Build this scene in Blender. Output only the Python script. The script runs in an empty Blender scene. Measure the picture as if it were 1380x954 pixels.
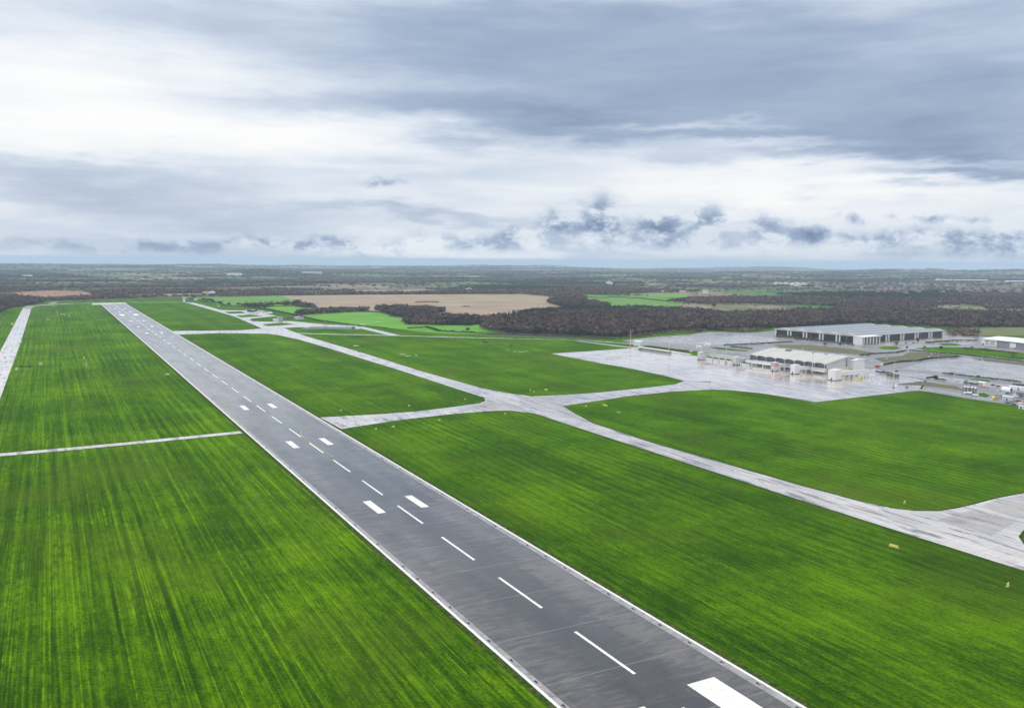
import bpy, math, random
import numpy as np
from mathutils import Matrix, Vector
random.seed(7); rng = np.random.default_rng(7)
sc = bpy.context.scene
R = math.radians
# ------------------------------------------------------------------ camera
F, PIT, ROLL, YAW, H, OFF = 1170.0, 0.107915, 0.0070395, 0.490192, 119.54, 145.607
cp, sp, cr, sr = math.cos(PIT), math.sin(PIT), math.cos(ROLL), math.sin(ROLL)
r0 = Vector((1, 0, 0)); f0 = Vector((0, cp, -sp)); d0 = Vector((0, -sp, -cp))   # right, forward, down
RX = cr * r0 - sr * d0; DN = sr * r0 + cr * d0
cam = bpy.data.objects.new("camera", bpy.data.cameras.new("camera"))
sc.collection.objects.link(cam); sc.camera = cam
M = Matrix.Identity(4)
for i, ax in enumerate((RX, -DN, -f0)):
    for j in range(3): M[j][i] = ax[j]
M[2][3] = H
cam.matrix_world = M
cam.data.sensor_width = 36; cam.data.lens = 36 * F / 1380
cam.data.clip_start = 1; cam.data.clip_end = 90000
sc.view_settings.view_transform = 'Standard'; sc.view_settings.look = 'None'
sc.view_settings.exposure = 0.0; sc.view_settings.gamma = 1; sc.view_settings.use_curve_mapping = False
sc.cycles.max_bounces = 6; sc.cycles.volume_bounces = 1; sc.cycles.diffuse_bounces = 3
sc.cycles.sample_clamp_indirect = 4


def ray(px, py):
    return (F * f0 + (px - 690) * RX + (py - 477) * DN).normalized()


def smooth(a, b, x):
    t = np.clip((x - a) / (b - a), 0, 1); return t * t * (3 - 2 * t)


_hash = rng.random((256, 256))


def vnoise(x, y):
    x = np.asarray(x, float); y = np.asarray(y, float)
    xi = np.floor(x).astype(int); yi = np.floor(y).astype(int); fx = x - xi; fy = y - yi
    fx = fx * fx * (3 - 2 * fx); fy = fy * fy * (3 - 2 * fy)
    h = lambda a, b: _hash[a % 256, b % 256]
    return (h(xi, yi) * (1 - fx) + h(xi + 1, yi) * fx) * (1 - fy) + (h(xi, yi + 1) * (1 - fx) + h(xi + 1, yi + 1) * fx) * fy


def fbm(x, y, n=4):
    s = 0; a = .5; t = 0
    for k in range(n):
        s = s + a * vnoise(x * 2 ** k + 17 * k, y * 2 ** k + 31 * k); t += a; a *= .55
    return s / t


def T(x, y):
    """height of the land"""
    x = np.asarray(x, float); y = np.asarray(y, float)
    r = np.hypot(x, y)
    z = -3.3e-7 * np.maximum(0, r - 4000) ** 2
    z = z + smooth(7000, 14000, r) * (fbm(x / 2600 + 5, y / 3600, 3) - .45) * 190
    z = z + smooth(3600, 5200, r) * (fbm(x / 1300, y / 1300 + 9, 2) - .5) * 16
    # wooded hill on the left of the view, and the long slope on the right
    z = z + 25 * np.exp(-(((x + 1990) / 150) ** 2 + ((y - 6500) / 380) ** 2)) + 22 * np.exp(-(((x + 1830) / 130) ** 2 + ((y - 6650) / 380) ** 2))
    z = z + 26 * smooth(5200, 11000, r) * smooth(-500, 3500, x)
    return z


def G(px, py):
    """the point of the land seen at a place of the photograph"""
    v = ray(px, py); z = 0.0
    for _ in range(6):
        t = (H - z) / -v.z; x, y = v.x * t, v.y * t
        if y > 4500: z = float(T(x, y)) * .7 + z * .3
        else: break
    return (x, y)


NX, NY = math.cos(YAW), math.sin(YAW)      # across the runway
DX, DY = -math.sin(YAW), math.cos(YAW)     # along the runway


def RW(t, s):  # runway coordinates -> world
    return ((t + OFF) * NX + s * DX, (t + OFF) * NY + s * DY)


def toRW(p): return (p[0] * NX + p[1] * NY - OFF, p[0] * DX + p[1] * DY)


def size(px, py, n=1):
    x, y = G(px, py); return n * math.hypot(x, y) / F


# ------------------------------------------------------------------ node helper
class NT:
    def __init__(s, tree): s.t = tree; s.t.nodes.clear()
    def n(s, typ, **k):
        nd = s.t.nodes.new(typ)
        for a, v in k.items(): setattr(nd, a, v)
        return nd
    def put(s, sock, v):
        if v is None: return
        if isinstance(v, bpy.types.NodeSocket): s.t.links.new(v, sock)
        else:
            try: sock.default_value = v
            except Exception: sock.default_value = tuple(v) + (1,)
    def m(s, op, a, b=None, c=None, clamp=False):
        nd = s.n('ShaderNodeMath', operation=op, use_clamp=clamp)
        for i, v in enumerate((a, b, c)): s.put(nd.inputs[i], v)
        return nd.outputs[0]
    def mix(s, f, a, b, mode='MIX'):
        nd = s.n('ShaderNodeMix', data_type='RGBA', blend_type=mode)
        s.put(nd.inputs[0], f); s.put(nd.inputs[6], a); s.put(nd.inputs[7], b)
        return nd.outputs[2]
    def vec(s, x, y, z=0.0):
        nd = s.n('ShaderNodeCombineXYZ')
        for i, v in enumerate((x, y, z)): s.put(nd.inputs[i], v)
        return nd.outputs[0]
    def noise(s, v, scale=1.0, detail=2.0, rough=.5, dist=0.0, color=False):
        nd = s.n('ShaderNodeTexNoise')
        s.put(nd.inputs['Vector'], v); nd.inputs['Scale'].default_value = scale
        nd.inputs['Detail'].default_value = detail; nd.inputs['Roughness'].default_value = rough
        nd.inputs['Distortion'].default_value = dist
        return nd.outputs['Color' if color else 'Fac']
    def ramp(s, f, stops, interp='LINEAR'):
        nd = s.n('ShaderNodeValToRGB'); cr_ = nd.color_ramp; cr_.interpolation = interp
        while len(cr_.elements) < len(stops): cr_.elements.new(.5)
        for e, (p, c) in zip(cr_.elements, stops):
            e.position = p; e.color = tuple(c) + (1,) if not isinstance(c, (int, float)) else (c, c, c, 1)
        s.put(nd.inputs[0], f)
        return nd.outputs[0]
    def pos(s): return s.n('ShaderNodeNewGeometry').outputs['Position']
    def sep(s, v):
        nd = s.n('ShaderNodeSeparateXYZ'); s.put(nd.inputs[0], v); return nd.outputs
    def rpos(s):
        """runway coordinates (t across, s along)"""
        nd = s.n('ShaderNodeVectorRotate', rotation_type='Z_AXIS'); s.put(nd.inputs['Vector'], s.pos())
        nd.inputs['Angle'].default_value = -YAW
        o = s.sep(nd.outputs[0]); return s.m('SUBTRACT', o[0], OFF), o[1], nd.outputs[0]
    def bsdf(s, col, rough=.8, bump=None, bd=.1, metal=0.0, spec=None, ior=None, strength=.6, wet=None):
        b = s.n('ShaderNodeBsdfPrincipled'); o = s.n('ShaderNodeOutputMaterial')
        s.put(b.inputs['Base Color'], col); s.put(b.inputs['Roughness'], rough); s.put(b.inputs['Metallic'], metal)
        if spec is not None: s.put(b.inputs['Specular IOR Level'], spec)
        if ior: b.inputs['IOR'].default_value = ior
        if wet:
            s.put(b.inputs['Coat Weight'], wet[0]); s.put(b.inputs['Coat Roughness'], wet[1]); b.inputs['Coat IOR'].default_value = wet[2]
        if bump is not None:
            bn = s.n('ShaderNodeBump'); bn.inputs['Distance'].default_value = bd; bn.inputs['Strength'].default_value = strength
            s.put(bn.inputs['Height'], bump); s.t.links.new(bn.outputs[0], b.inputs['Normal'])
        s.t.links.new(b.outputs[0], o.inputs[0])


def newmat(name):
    m = bpy.data.materials.new(name); m.use_nodes = True
    return m, NT(m.node_tree)


_simple = {}


def mat(name, col, rough=.6, metal=0.0, var=.18, scale=.6, spec=None):
    if name in _simple: return _simple[name]
    m, t = newmat(name); p = t.pos()
    f = t.noise(p, scale, 4, .6)
    lo = tuple(c * (1 - var) for c in col); hi = tuple(min(1, c * (1 + var)) for c in col)
    t.bsdf(t.ramp(f, [(.3, lo), (.7, hi)]), t.m('MULTIPLY_ADD', f, .2, rough - .1), metal=metal, spec=spec)
    _simple[name] = m; return m


# ------------------------------------------------------------------ world: overcast sky
SUN_AZ, SUN_EL = R(-62), R(42)      # azimuth from +Y towards +X
w = bpy.data.worlds.new("World"); sc.world = w; w.use_nodes = True
t = NT(w.node_tree)
sky = t.n('ShaderNodeTexSky', sky_type='NISHITA'); sky.sun_disc = False
sky.sun_elevation = SUN_EL; sky.sun_rotation = SUN_AZ % (2 * math.pi); sky.air_density = 1.2; sky.dust_density = 2.0
bg1 = t.n('ShaderNodeBackground'); bg1.inputs[1].default_value = .10; t.put(bg1.inputs[0], sky.outputs[0])
tc = t.n('ShaderNodeTexCoord').outputs['Generated']
X, Y, Z = t.sep(tc)[:3]
az = t.m('ARCTAN2', X, Y)
hor = t.m('SQRT', t.m('ADD', t.m('MULTIPLY', X, X), t.m('MULTIPLY', Y, Y)))
el = t.m('ARCTAN2', Z, hor)
# large soft warp so that the banks get ragged, wind-drawn edges
wv = t.vec(t.m('MULTIPLY', az, 2.2), t.m('MULTIPLY', el, 9.0), 0.0)
wc = t.sep(t.noise(wv, 1.6, 5, .58, 0.0, True))
wv2 = t.sep(t.noise(t.vec(t.m('MULTIPLY', az, 5.0), t.m('MULTIPLY', el, 26.0), 3.0), 1.8, 5, .6, 0.0, True))
az2 = t.m('ADD', az, t.m('ADD', t.m('MULTIPLY', t.m('SUBTRACT', wc[0], .5), .30), t.m('MULTIPLY', t.m('SUBTRACT', wv2[0], .5), .10)))
el2 = t.m('ADD', el, t.m('ADD', t.m('MULTIPLY', t.m('SUBTRACT', wc[1], .5), .10), t.m('MULTIPLY', t.m('SUBTRACT', wv2[1], .5), .035)))


def ang(px, py):
    v = ray(px, py); return math.atan2(v.x, v.y), math.atan2(v.z, math.hypot(v.x, v.y))


def blob(px, py, sx, sy, wgt, tilt=0.0, A=None, E=None):
    a0, e0 = ang(px, py); A = A or az2; E = E or el2
    da = t.m('SUBTRACT', A, a0); de = t.m('SUBTRACT', E, e0)
    if tilt: de = t.m('SUBTRACT', de, t.m('MULTIPLY', da, tilt))
    q = t.m('ADD', t.m('POWER', t.m('DIVIDE', da, sx / F), 2.0), t.m('POWER', t.m('DIVIDE', de, sy / F), 2.0))
    return t.m('MULTIPLY', t.m('POWER', 2.71828, t.m('MULTIPLY', q, -1.0)), wgt)


SKYBLOBS = [  # px, py, half width, half height, weight, tilt
    (880, 118, 400, 62, .36, -.03), (1230, 110, 260, 80, .26, 0), (660, 60, 260, 60, .14, 0),
    (1030, 180, 230, 26, .30, -.05), (700, 165, 160, 26, .42, 0), (470, 140, 150, 22, .26, 0),
    (1130, 205, 150, 15, .34, 0), (1330, 190, 120, 45, .30, 0), (1300, 232, 130, 7, .42, .05),
    (1340, 205, 90, 6, .22, .03), (150, 258, 190, 22, .30, -.06), (60, 232, 200, 14, .10, 0),
    (300, 30, 800, 36, .14, 0), (1050, 30, 500, 40, .16, 0), (330, 300, 200, 14, .16, 0),
    (550, 290, 160, 6, .22, 0), (250, 330, 260, 8, .12, 0), (690, 352, 1400, 16, .16, 0), (600, 235, 260, 18, .12, 0),
    (170, 125, 280, 60, -.27, 0), (400, 185, 280, 26, -.12, 0), (960, 236, 330, 30, -.22, 0), (1010, 190, 120, 9, -.34, -.03),
    (900, 165, 150, 6, -.30, 0), (560, 335, 180, 10, -.18, 0), (1250, 262, 320, 14, -.20, 0)]
D = .255
for b in SKYBLOBS: D = t.m('ADD', blob(*b), D)
streak = t.noise(t.vec(t.m('MULTIPLY', az, 3.0), t.m('MULTIPLY', el, 22.0), 1.0), 1.5, 6, .58, .3)
D = t.m('ADD', D, t.m('MULTIPLY', t.m('SUBTRACT', streak, .5), .50))
D = t.m('ADD', D, t.m('MULTIPLY', t.m('SUBTRACT', wc[2], .5), .30))
# small ragged cumulus near the horizon
cn = t.noise(t.vec(t.m('MULTIPLY', az, 1.0), t.m('MULTIPLY', el, 1.7), 4.0), 26.0, 7, .62, .15)
rag = t.sep(t.noise(t.vec(az, el, 2.0), 30.0, 4, .6, 0.0, True))
azr = t.m('ADD', az, t.m('MULTIPLY', t.m('SUBTRACT', rag[0], .5), .045)); elr = t.m('ADD', el, t.m('MULTIPLY', t.m('SUBTRACT', rag[1], .5), .030))
cmask = .0
for b in [(812, 285, 22, 24, .55), (790, 305, 60, 12, .32), (890, 308, 26, 13, .50), (955, 298, 32, 15, .52), (1035, 306, 24, 11, .42),
          (1090, 315, 22, 9, .46), (750, 300, 22, 12, .36), (1145, 295, 12, 6, .40), (1258, 294, 16, 6, .45), (1215, 292, 14, 5, .36),
          (1310, 295, 14, 5, .36), (900, 325, 240, 10, .20), (1250, 318, 150, 8, .26), (1340, 332, 160, 12, .30), (640, 325, 110, 10, .26),
          (512, 245, 22, 5, .34), (400, 330, 90, 7, .30), (510, 338, 60, 6, .28), (200, 332, 160, 8, .22), (690, 315, 30, 7, .26)]:
    cmask = t.m('ADD', blob(*b, 0.0, azr, elr), cmask)
cum = t.m('MULTIPLY', cmask, t.m('MULTIPLY_ADD', t.ramp(cn, [(.43, 0.0), (.56, 1.0)]), 1.25, .06))
D = t.m('ADD', D, cum)
D = t.m('MAXIMUM', D, 0.0)
ccol = t.ramp(D, [(0.0, (1.0, 1.0, 1.0)), (.16, (.88, .915, .965)), (.38, (.64, .72, .84)), (.66, (.395, .485, .645)), (1.0, (.22, .30, .46))])
# overcast domes are brighter overhead than at the horizon
zen = t.m('MULTIPLY_ADD', t.ramp(el, [(.42, 0.0), (1.0, 1.0)], 'EASE'), 1.0, 1.0)
horz = t.ramp(t.m('MULTIPLY', el, 10.0), [(0.0, (.90, .94, .97)), (.55, (1.0, 1.0, 1.0))])
ccol = t.mix(1.0, ccol, horz, 'MULTIPLY')
ccol = t.mix(t.ramp(el, [(.42, 0.0), (.8, .8)]), ccol, (.93, .92, .90, 1))
bg2 = t.n('ShaderNodeBackground'); t.put(bg2.inputs[0], ccol); t.put(bg2.inputs[1], zen)
mx = t.n('ShaderNodeMixShader'); mx.inputs[0].default_value = .95
t.t.links.new(bg1.outputs[0], mx.inputs[1]); t.t.links.new(bg2.outputs[0], mx.inputs[2])
wo = t.n('ShaderNodeOutputWorld'); t.t.links.new(mx.outputs[0], wo.inputs[0])
w.cycles.sampling_method = 'MANUAL'; w.cycles.sample_map_resolution = 1024
# sun behind the cloud
sl = bpy.data.lights.new("sun", 'SUN'); sl.energy = 1.3; sl.angle = R(14); sl.color = (1, .97, .92)
so = bpy.data.objects.new("sun", sl); sc.collection.objects.link(so)
sd = Vector((math.sin(SUN_AZ) * math.cos(SUN_EL), math.cos(SUN_AZ) * math.cos(SUN_EL), math.sin(SUN_EL)))
so.rotation_euler = sd.to_track_quat('Z', 'Y').to_euler()

# ------------------------------------------------------------------ mesh helpers
C = sc.collection


def tag(o, label=None, cat=None, group=None, kind=None):
    if label: o['label'] = label
    if cat: o['category'] = cat
    if group: o['group'] = group
    if kind: o['kind'] = kind
    return o


def empty(name, loc, rz=0.0, label=None, cat=None, group=None):
    o = bpy.data.objects.new(name, None); C.objects.link(o)
    o.location = (loc[0], loc[1], loc[2] if len(loc) > 2 else 0); o.rotation_euler = (0, 0, rz)
    o.empty_display_size = .5
    return tag(o, label, cat, group)


class MB:
    def __init__(s): s.v = []; s.f = []; s.mi = []; s.cur = 0
    def add(s, vs, fs):
        b = len(s.v); s.v += [tuple(map(float, v)) for v in vs]; s.f += [tuple(b + i for i in f) for f in fs]; s.mi += [s.cur] * len(fs); return s
    def box(s, x0, x1, y0, y1, z0, z1):
        return s.add([(x0, y0, z0), (x1, y0, z0), (x1, y1, z0), (x0, y1, z0), (x0, y0, z1), (x1, y0, z1), (x1, y1, z1), (x0, y1, z1)],
                     [(3, 2, 1, 0), (4, 5, 6, 7), (0, 1, 5, 4), (1, 2, 6, 5), (2, 3, 7, 6), (3, 0, 4, 7)])
    def tube(s, a, b, ra, rb=None, n=8, cap=True):
        rb = ra if rb is None else rb; a = Vector(a); b = Vector(b); ax = (b - a).normalized()
        u = ax.orthogonal().normalized(); v = ax.cross(u)
        vs = [a + ra * (math.cos(2 * math.pi * i / n) * u + math.sin(2 * math.pi * i / n) * v) for i in range(n)]
        vs += [b + rb * (math.cos(2 * math.pi * i / n) * u + math.sin(2 * math.pi * i / n) * v) for i in range(n)]
        fs = [(i, (i + 1) % n, n + (i + 1) % n, n + i) for i in range(n)]
        if cap: fs += [tuple(range(n - 1, -1, -1)), tuple(range(n, 2 * n))]
        return s.add(vs, fs)
    def prism(s, prof, y0, y1):
        """profile in xz swept along y"""
        n = len(prof); vs = [(x, y0, z) for x, z in prof] + [(x, y1, z) for x, z in prof]
        return s.add(vs, [(i, (i + 1) % n, n + (i + 1) % n, n + i) for i in range(n)] + [tuple(range(n - 1, -1, -1)), tuple(range(n, 2 * n))])
    def build(s, name, m, parent=None, smooth_=False):
        me = bpy.data.meshes.new(name); me.from_pydata(s.v, [], s.f)
        ms = m if isinstance(m, (list, tuple)) else [m]
        for q in ms: me.materials.append(q)
        if len(ms) > 1: me.polygons.foreach_set('material_index', s.mi)
        if smooth_: me.shade_smooth()
        me.update(); o = bpy.data.objects.new(name, me); C.objects.link(o)
        if parent: o.parent = parent
        return o


def rawmesh(name, V, Fc, m, parent=None):
    """triangles from numpy arrays"""
    me = bpy.data.meshes.new(name); V = np.ascontiguousarray(V, dtype=np.float32); Fc = np.ascontiguousarray(Fc, dtype=np.int32)
    k = Fc.shape[1]
    me.vertices.add(len(V)); me.vertices.foreach_set('co', V.ravel())
    me.loops.add(Fc.size); me.loops.foreach_set('vertex_index', Fc.ravel())
    me.polygons.add(len(Fc)); me.polygons.foreach_set('loop_start', np.arange(len(Fc), dtype=np.int32) * k)
    me.materials.append(m); me.update(calc_edges=True); me.validate()
    o = bpy.data.objects.new(name, me); C.objects.link(o)
    if parent: o.parent = parent
    return o


def dup(root, loc=None, rz=None, label=None, group=None):
    r = root.copy(); C.objects.link(r)
    if loc is not None: r.location = (loc[0], loc[1], loc[2] if len(loc) > 2 else 0)
    if rz is not None: r.rotation_euler = (0, 0, rz)
    if label: r['label'] = label
    if group: r['group'] = group
    for ch in list(root.children):
        c = ch.copy(); C.objects.link(c); c.parent = r
        for g in list(ch.children):
            q = g.copy(); C.objects.link(q); q.parent = c
    return r


def sheet(name, pts, z, m, world=False, kind='structure'):
    """flat ngon laid on the ground from places of the photograph"""
    P = pts if world else [G(*p) for p in pts]
    a = sum(P[i][0] * P[(i + 1) % len(P)][1] - P[(i + 1) % len(P)][0] * P[i][1] for i in range(len(P)))
    if a < 0: P = P[::-1]
    me = bpy.data.meshes.new(name); me.from_pydata([(x, y, z) for x, y in P], [], [tuple(range(len(P)))])
    me.materials.append(m); me.update(); o = bpy.data.objects.new(name, me); C.objects.link(o)
    return tag(o, kind=kind)


def inside(P, x, y):
    P = np.array(P); c = np.zeros(x.shape, bool); j = len(P) - 1
    for i in range(len(P)):
        xi, yi = P[i]; xj, yj = P[j]
        if yi != yj:
            c ^= ((yi > y) != (yj > y)) & (x < (xj - xi) * (y - yi) / (yj - yi) + xi)
        j = i
    return c


# ------------------------------------------------------------------ ground materials
def grass_material(name='airfield_grass', lush=1.0):
    m, t = newmat(name)
    tt, ss, rp = t.rpos(); p = t.pos()
    wob = t.noise(p, .004, 2)
    # mowing and drill lines, all drawn along the runway
    l1 = t.noise(t.vec(t.m('MULTIPLY', tt, .48), t.m('MULTIPLY', ss, .0035)), 1.0, 5, .68)
    l2 = t.noise(t.vec(t.m('MULTIPLY', tt, 1.3), t.m('MULTIPLY', ss, .03), 5.0), 1.0, 4, .65)
    l3 = t.noise(t.vec(t.m('MULTIPLY', tt, .045), t.m('MULTIPLY', ss, .0012), 9.0), 1.0, 2, .5)
    ph = t.m('ADD', t.m('MULTIPLY', tt, 2 * math.pi / 6.6), t.m('MULTIPLY', wob, 14.0))
    wv = t.m('SINE', ph)
    wmask = t.ramp(t.noise(p, .006, 3, .5), [(.38, 0.0), (.6, 1.0)])
    brk = t.noise(t.vec(t.m('MULTIPLY', tt, .45), t.m('MULTIPLY', ss, .16), 2.0), 1.0, 5, .7)
    pat = t.noise(p, .011, 5, .62, .6)
    pat2 = t.noise(p, .045, 5, .62)
    fine = t.noise(p, .9, 6, .8)
    side = t.m('MULTIPLY_ADD', t.m('LESS_THAN', tt, 0.0), .50, .50)
    v = t.m('MULTIPLY', t.m('MULTIPLY', t.m('SUBTRACT', l1, .5), .85), side)
    v = t.m('ADD', v, t.m('MULTIPLY', t.m('SUBTRACT', l2, .5), .75))
    v = t.m('ADD', v, t.m('MULTIPLY', t.m('SUBTRACT', l3, .5), .40))
    v = t.m('ADD', v, t.m('MULTIPLY', t.m('MULTIPLY', wv, wmask), .085))
    v = t.m('ADD', v, t.m('MULTIPLY', t.m('SUBTRACT', brk, .5), .60))
    v = t.m('ADD', v, t.m('MULTIPLY', t.m('SUBTRACT', pat, .5), .85))
    v = t.m('ADD', v, t.m('MULTIPLY', t.m('SUBTRACT', pat2, .5), .38))
    v = t.m('ADD', v, t.m('MULTIPLY', t.m('SUBTRACT', fine, .5), 1.15))
    v = t.m('ADD', v, .47)
    ln = t.noise(t.vec(t.m('MULTIPLY', tt, 1.05), t.m('MULTIPLY', ss, .004), 11.0), 1.0, 3, .6)
    ln = t.ramp(ln, [(.54, 0.0), (.64, 1.0)])
    v = t.m('ADD', v, t.m('MULTIPLY', t.m('MULTIPLY', ln, t.ramp(brk, [(.35, .1), (.6, 1.0)])), t.m('MULTIPLY', side, .34)))
    dk = t.ramp(t.noise(t.vec(t.m('MULTIPLY', tt, .34), t.m('MULTIPLY', ss, .0025), 14.0), 1.0, 2, .5), [(.34, 1.0), (.44, 0.0)])
    v = t.m('SUBTRACT', v, t.m('MULTIPLY', dk, .10))
    col = t.ramp(v, [(.16, (.004, .014, .0001)), (.40, (.018, .058, .0002)), (.60, (.056, .125, .0003)), (.97, (.140, .255, .0015))])
    # thin, mossy or worn patches
    worn = t.ramp(t.noise(p, .0075, 6, .62, .4), [(.52, 0.0), (.68, .65)])
    col = t.mix(worn, col, (.055, .075, .008))
    dry = t.ramp(t.noise(t.vec(t.m('MULTIPLY', tt, .16), t.m('MULTIPLY', ss, .05), 7.0), 1.0, 5, .7), [(.66, 0.0), (.80, .7)])
    col = t.mix(dry, col, (.15, .19, .035))
    t.bsdf(col, .9, bump=t.m('ADD', t.m('MULTIPLY', fine, .6), t.m('MULTIPLY', l2, .5)), bd=.5, spec=.0, strength=.7)
    for nd in t.t.nodes:
        if nd.type == 'BSDF_PRINCIPLED':
            nd.inputs['Sheen Weight'].default_value = .16; nd.inputs['Sheen Roughness'].default_value = .45; nd.inputs['Sheen Tint'].default_value = (.45, 1.0, .08, 1)
    return m


def runway_material():
    m, t = newmat('wet_runway_asphalt'); tt, ss, rp = t.rpos(); p = t.pos()
    big = t.noise(t.vec(t.m('MULTIPLY', tt, .06), t.m('MULTIPLY', ss, .012)), 1.0, 5, .6)
    rip = t.noise(t.vec(t.m('MULTIPLY', tt, .10), t.m('MULTIPLY', ss, .42), 1.0), 1.0, 5, .62, .8)   # drag marks across
    fine = t.noise(p, 1.3, 5, .7)
    # laid lanes along the runway, dark rubbered middle
    lane = t.noise(t.vec(t.m('FLOOR', t.m('DIVIDE', t.m('ADD', tt, 100.0), 7.5)), t.m('FLOOR', t.m('DIVIDE', ss, 97.0)), 3.0), 3.7, 0)
    mid = t.m('POWER', 2.718, t.m('MULTIPLY', t.m('POWER', t.m('DIVIDE', t.m('ADD', t.m('SUBTRACT', tt, 1.0), t.m('MULTIPLY', t.m('SUBTRACT', big, .5), 9.0)), 9.0), 2.0), -1.0))
    v = t.m('ADD', t.m('MULTIPLY', t.m('SUBTRACT', rip, .5), 1.9), .5)
    v = t.m('ADD', v, t.m('MULTIPLY', t.m('SUBTRACT', big, .5), .5))
    v = t.m('ADD', v, t.m('MULTIPLY', t.m('SUBTRACT', lane, .5), .62))
    v = t.m('ADD', v, t.m('MULTIPLY', t.m('SUBTRACT', fine, .5), .5))
    v = t.m('SUBTRACT', v, t.m('MULTIPLY', mid, .52))
    col = t.ramp(v, [(.10, (.005, .005, .009)), (.42, (.028, .025, .027)), (.78, (.082, .071, .066))])
    # joints: across every 50 m (slightly wandering) and along every 7.5 m
    sw = t.m('ADD', ss, t.m('MULTIPLY', t.m('SUBTRACT', t.noise(p, .03, 3), .5), 2.0))
    jx = t.m('LESS_THAN', t.m('ABSOLUTE', t.m('SUBTRACT', t.m('FRACT', t.m('DIVIDE', sw, 31.0)), .5)), .007)
    col = t.mix(t.m('MULTIPLY', jx, .6), col, (.16, .155, .15))
    jt = t.m('LESS_THAN', t.m('ABSOLUTE', t.m('SUBTRACT', t.m('FRACT', t.m('DIVIDE', t.m('ADD', tt, t.m('MULTIPLY', big, .6)), 7.5)), .5)), .010)
    col = t.mix(t.m('MULTIPLY', jt, .55), col, (.025, .025, .03))
    blot = t.ramp(t.noise(p, .09, 6, .7, .5), [(.60, 0.0), (.68, .5)])
    col = t.mix(blot, col, (.035, .036, .045))
    rough = t.m('MULTIPLY_ADD', t.noise(t.vec(t.m('MULTIPLY', tt, .08), t.m('MULTIPLY', ss, .05), 8.0), 1.0, 5, .6), .30, .20)
    rough = t.m('SUBTRACT', rough, t.m('MULTIPLY', mid, .06))
    t.bsdf(col, rough, bump=t.m('ADD', t.m('MULTIPLY', rip, 1.0), t.m('MULTIPLY', fine, .4)), bd=.05, spec=.12, strength=.7, wet=(t.m('MULTIPLY_ADD', big, 1.0, .42, True), t.m('MULTIPLY_ADD', rip, .26, .04), 1.62))
    return m


def paved_material(name, lo, hi, patch=(.06, .06, .07), rough=(.12, .38), joint=6.0, pamt=.6, dark=(.60, .70), ior=1.5, coat=1.8, lanes=0):
    m, t = newmat(name); tt, ss, rp = t.rpos(); p = t.pos()
    a = t.noise(t.vec(t.m('MULTIPLY', tt, .12), t.m('MULTIPLY', ss, .016)), 1.0, 5, .6)
    b = t.noise(p, .014, 5, .6, .4); fine = t.noise(p, .9, 5, .7)
    v = t.m('ADD', t.m('MULTIPLY', a, .45), t.m('ADD', t.m('MULTIPLY', b, .35), t.m('MULTIPLY', fine, .2)))
    bay = t.noise(t.vec(t.m('FLOOR', t.m('DIVIDE', tt, joint)), t.m('FLOOR', t.m('DIVIDE', ss, joint)), 1.0), 5.3, 0)
    v = t.m('ADD', v, t.m('MULTIPLY', t.m('SUBTRACT', bay, .5), .09))
    if lanes: v = t.m('SUBTRACT', v, t.m('MULTIPLY', t.ramp(t.m('SINE', t.m('MULTIPLY', tt, 2 * math.pi / lanes)), [(.0, 0.0), (.7, 0.0), (.95, 1.0)]), .26))
    col = t.ramp(v, [(.38, lo), (.58, hi)])
    pt = t.ramp(t.noise(t.vec(t.m('MULTIPLY', tt, .24), t.m('MULTIPLY', ss, .034), 4.0), 1.0, 5, .68), [(dark[0], 0.0), (dark[1], pamt)])
    col = t.mix(pt, col, patch)
    j1 = t.m('LESS_THAN', t.m('FRACT', t.m('DIVIDE', tt, joint)), .03); j2 = t.m('LESS_THAN', t.m('FRACT', t.m('DIVIDE', ss, joint)), .03)
    col = t.mix(t.m('MULTIPLY', t.m('MAXIMUM', j1, j2), .5), col, patch)
    rn = t.ramp(t.noise(p, .03, 5, .65, .5), [(.38, rough[0]), (.62, rough[1])])
    t.bsdf(col, rn, bump=t.m('ADD', fine, a), bd=.02, spec=.5, strength=.4, ior=ior, wet=(t.m('SUBTRACT', 1.0, t.m('MULTIPLY', pt, .75)), t.m('MULTIPLY', rn, .8), coat))
    return m


def country_material():
    m, t = newmat('countryside'); p = t.pos()
    dn = t.noise(p, .0016, 3, .5, 0, True)
    sc_ = t.n('ShaderNodeVectorMath', operation='SCALE'); t.put(sc_.inputs[0], dn); sc_.inputs['Scale'].default_value = 260
    ad = t.n('ShaderNodeVectorMath', operation='ADD'); t.put(ad.inputs[0], p); t.put(ad.inputs[1], sc_.outputs[0])
    vo = t.n('ShaderNodeTexVoronoi', distance='CHEBYCHEV'); vo.inputs['Scale'].default_value = 1 / 430; vo.inputs['Randomness'].default_value = .85
    t.put(vo.inputs['Vector'], ad.outputs[0])
    cell = t.sep(vo.outputs['Color'])
    reg = t.noise(p, .00022, 2)
    sel = t.m('ADD', cell[0], t.m('MULTIPLY', t.m('SUBTRACT', reg, .5), .5))
    col = t.ramp(sel, [(0.0, (.060, .050, .038)), (.24, (.085, .075, .045)), (.38, (.21, .17, .12)), (.50, (.085, .105, .045)), (.62, (.060, .15, .025)),
                       (.75, (.10, .17, .035)), (.85, (.13, .115, .07)), (.95, (.20, .15, .105))], 'CONSTANT')
    n1 = t.noise(p, .012, 6, .65)
    col = t.mix(1.0, col, t.ramp(n1, [(.25, .55), (.75, 1.35)]), 'MULTIPLY')
    t.bsdf(col, .9, spec=.15)
    return m


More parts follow.
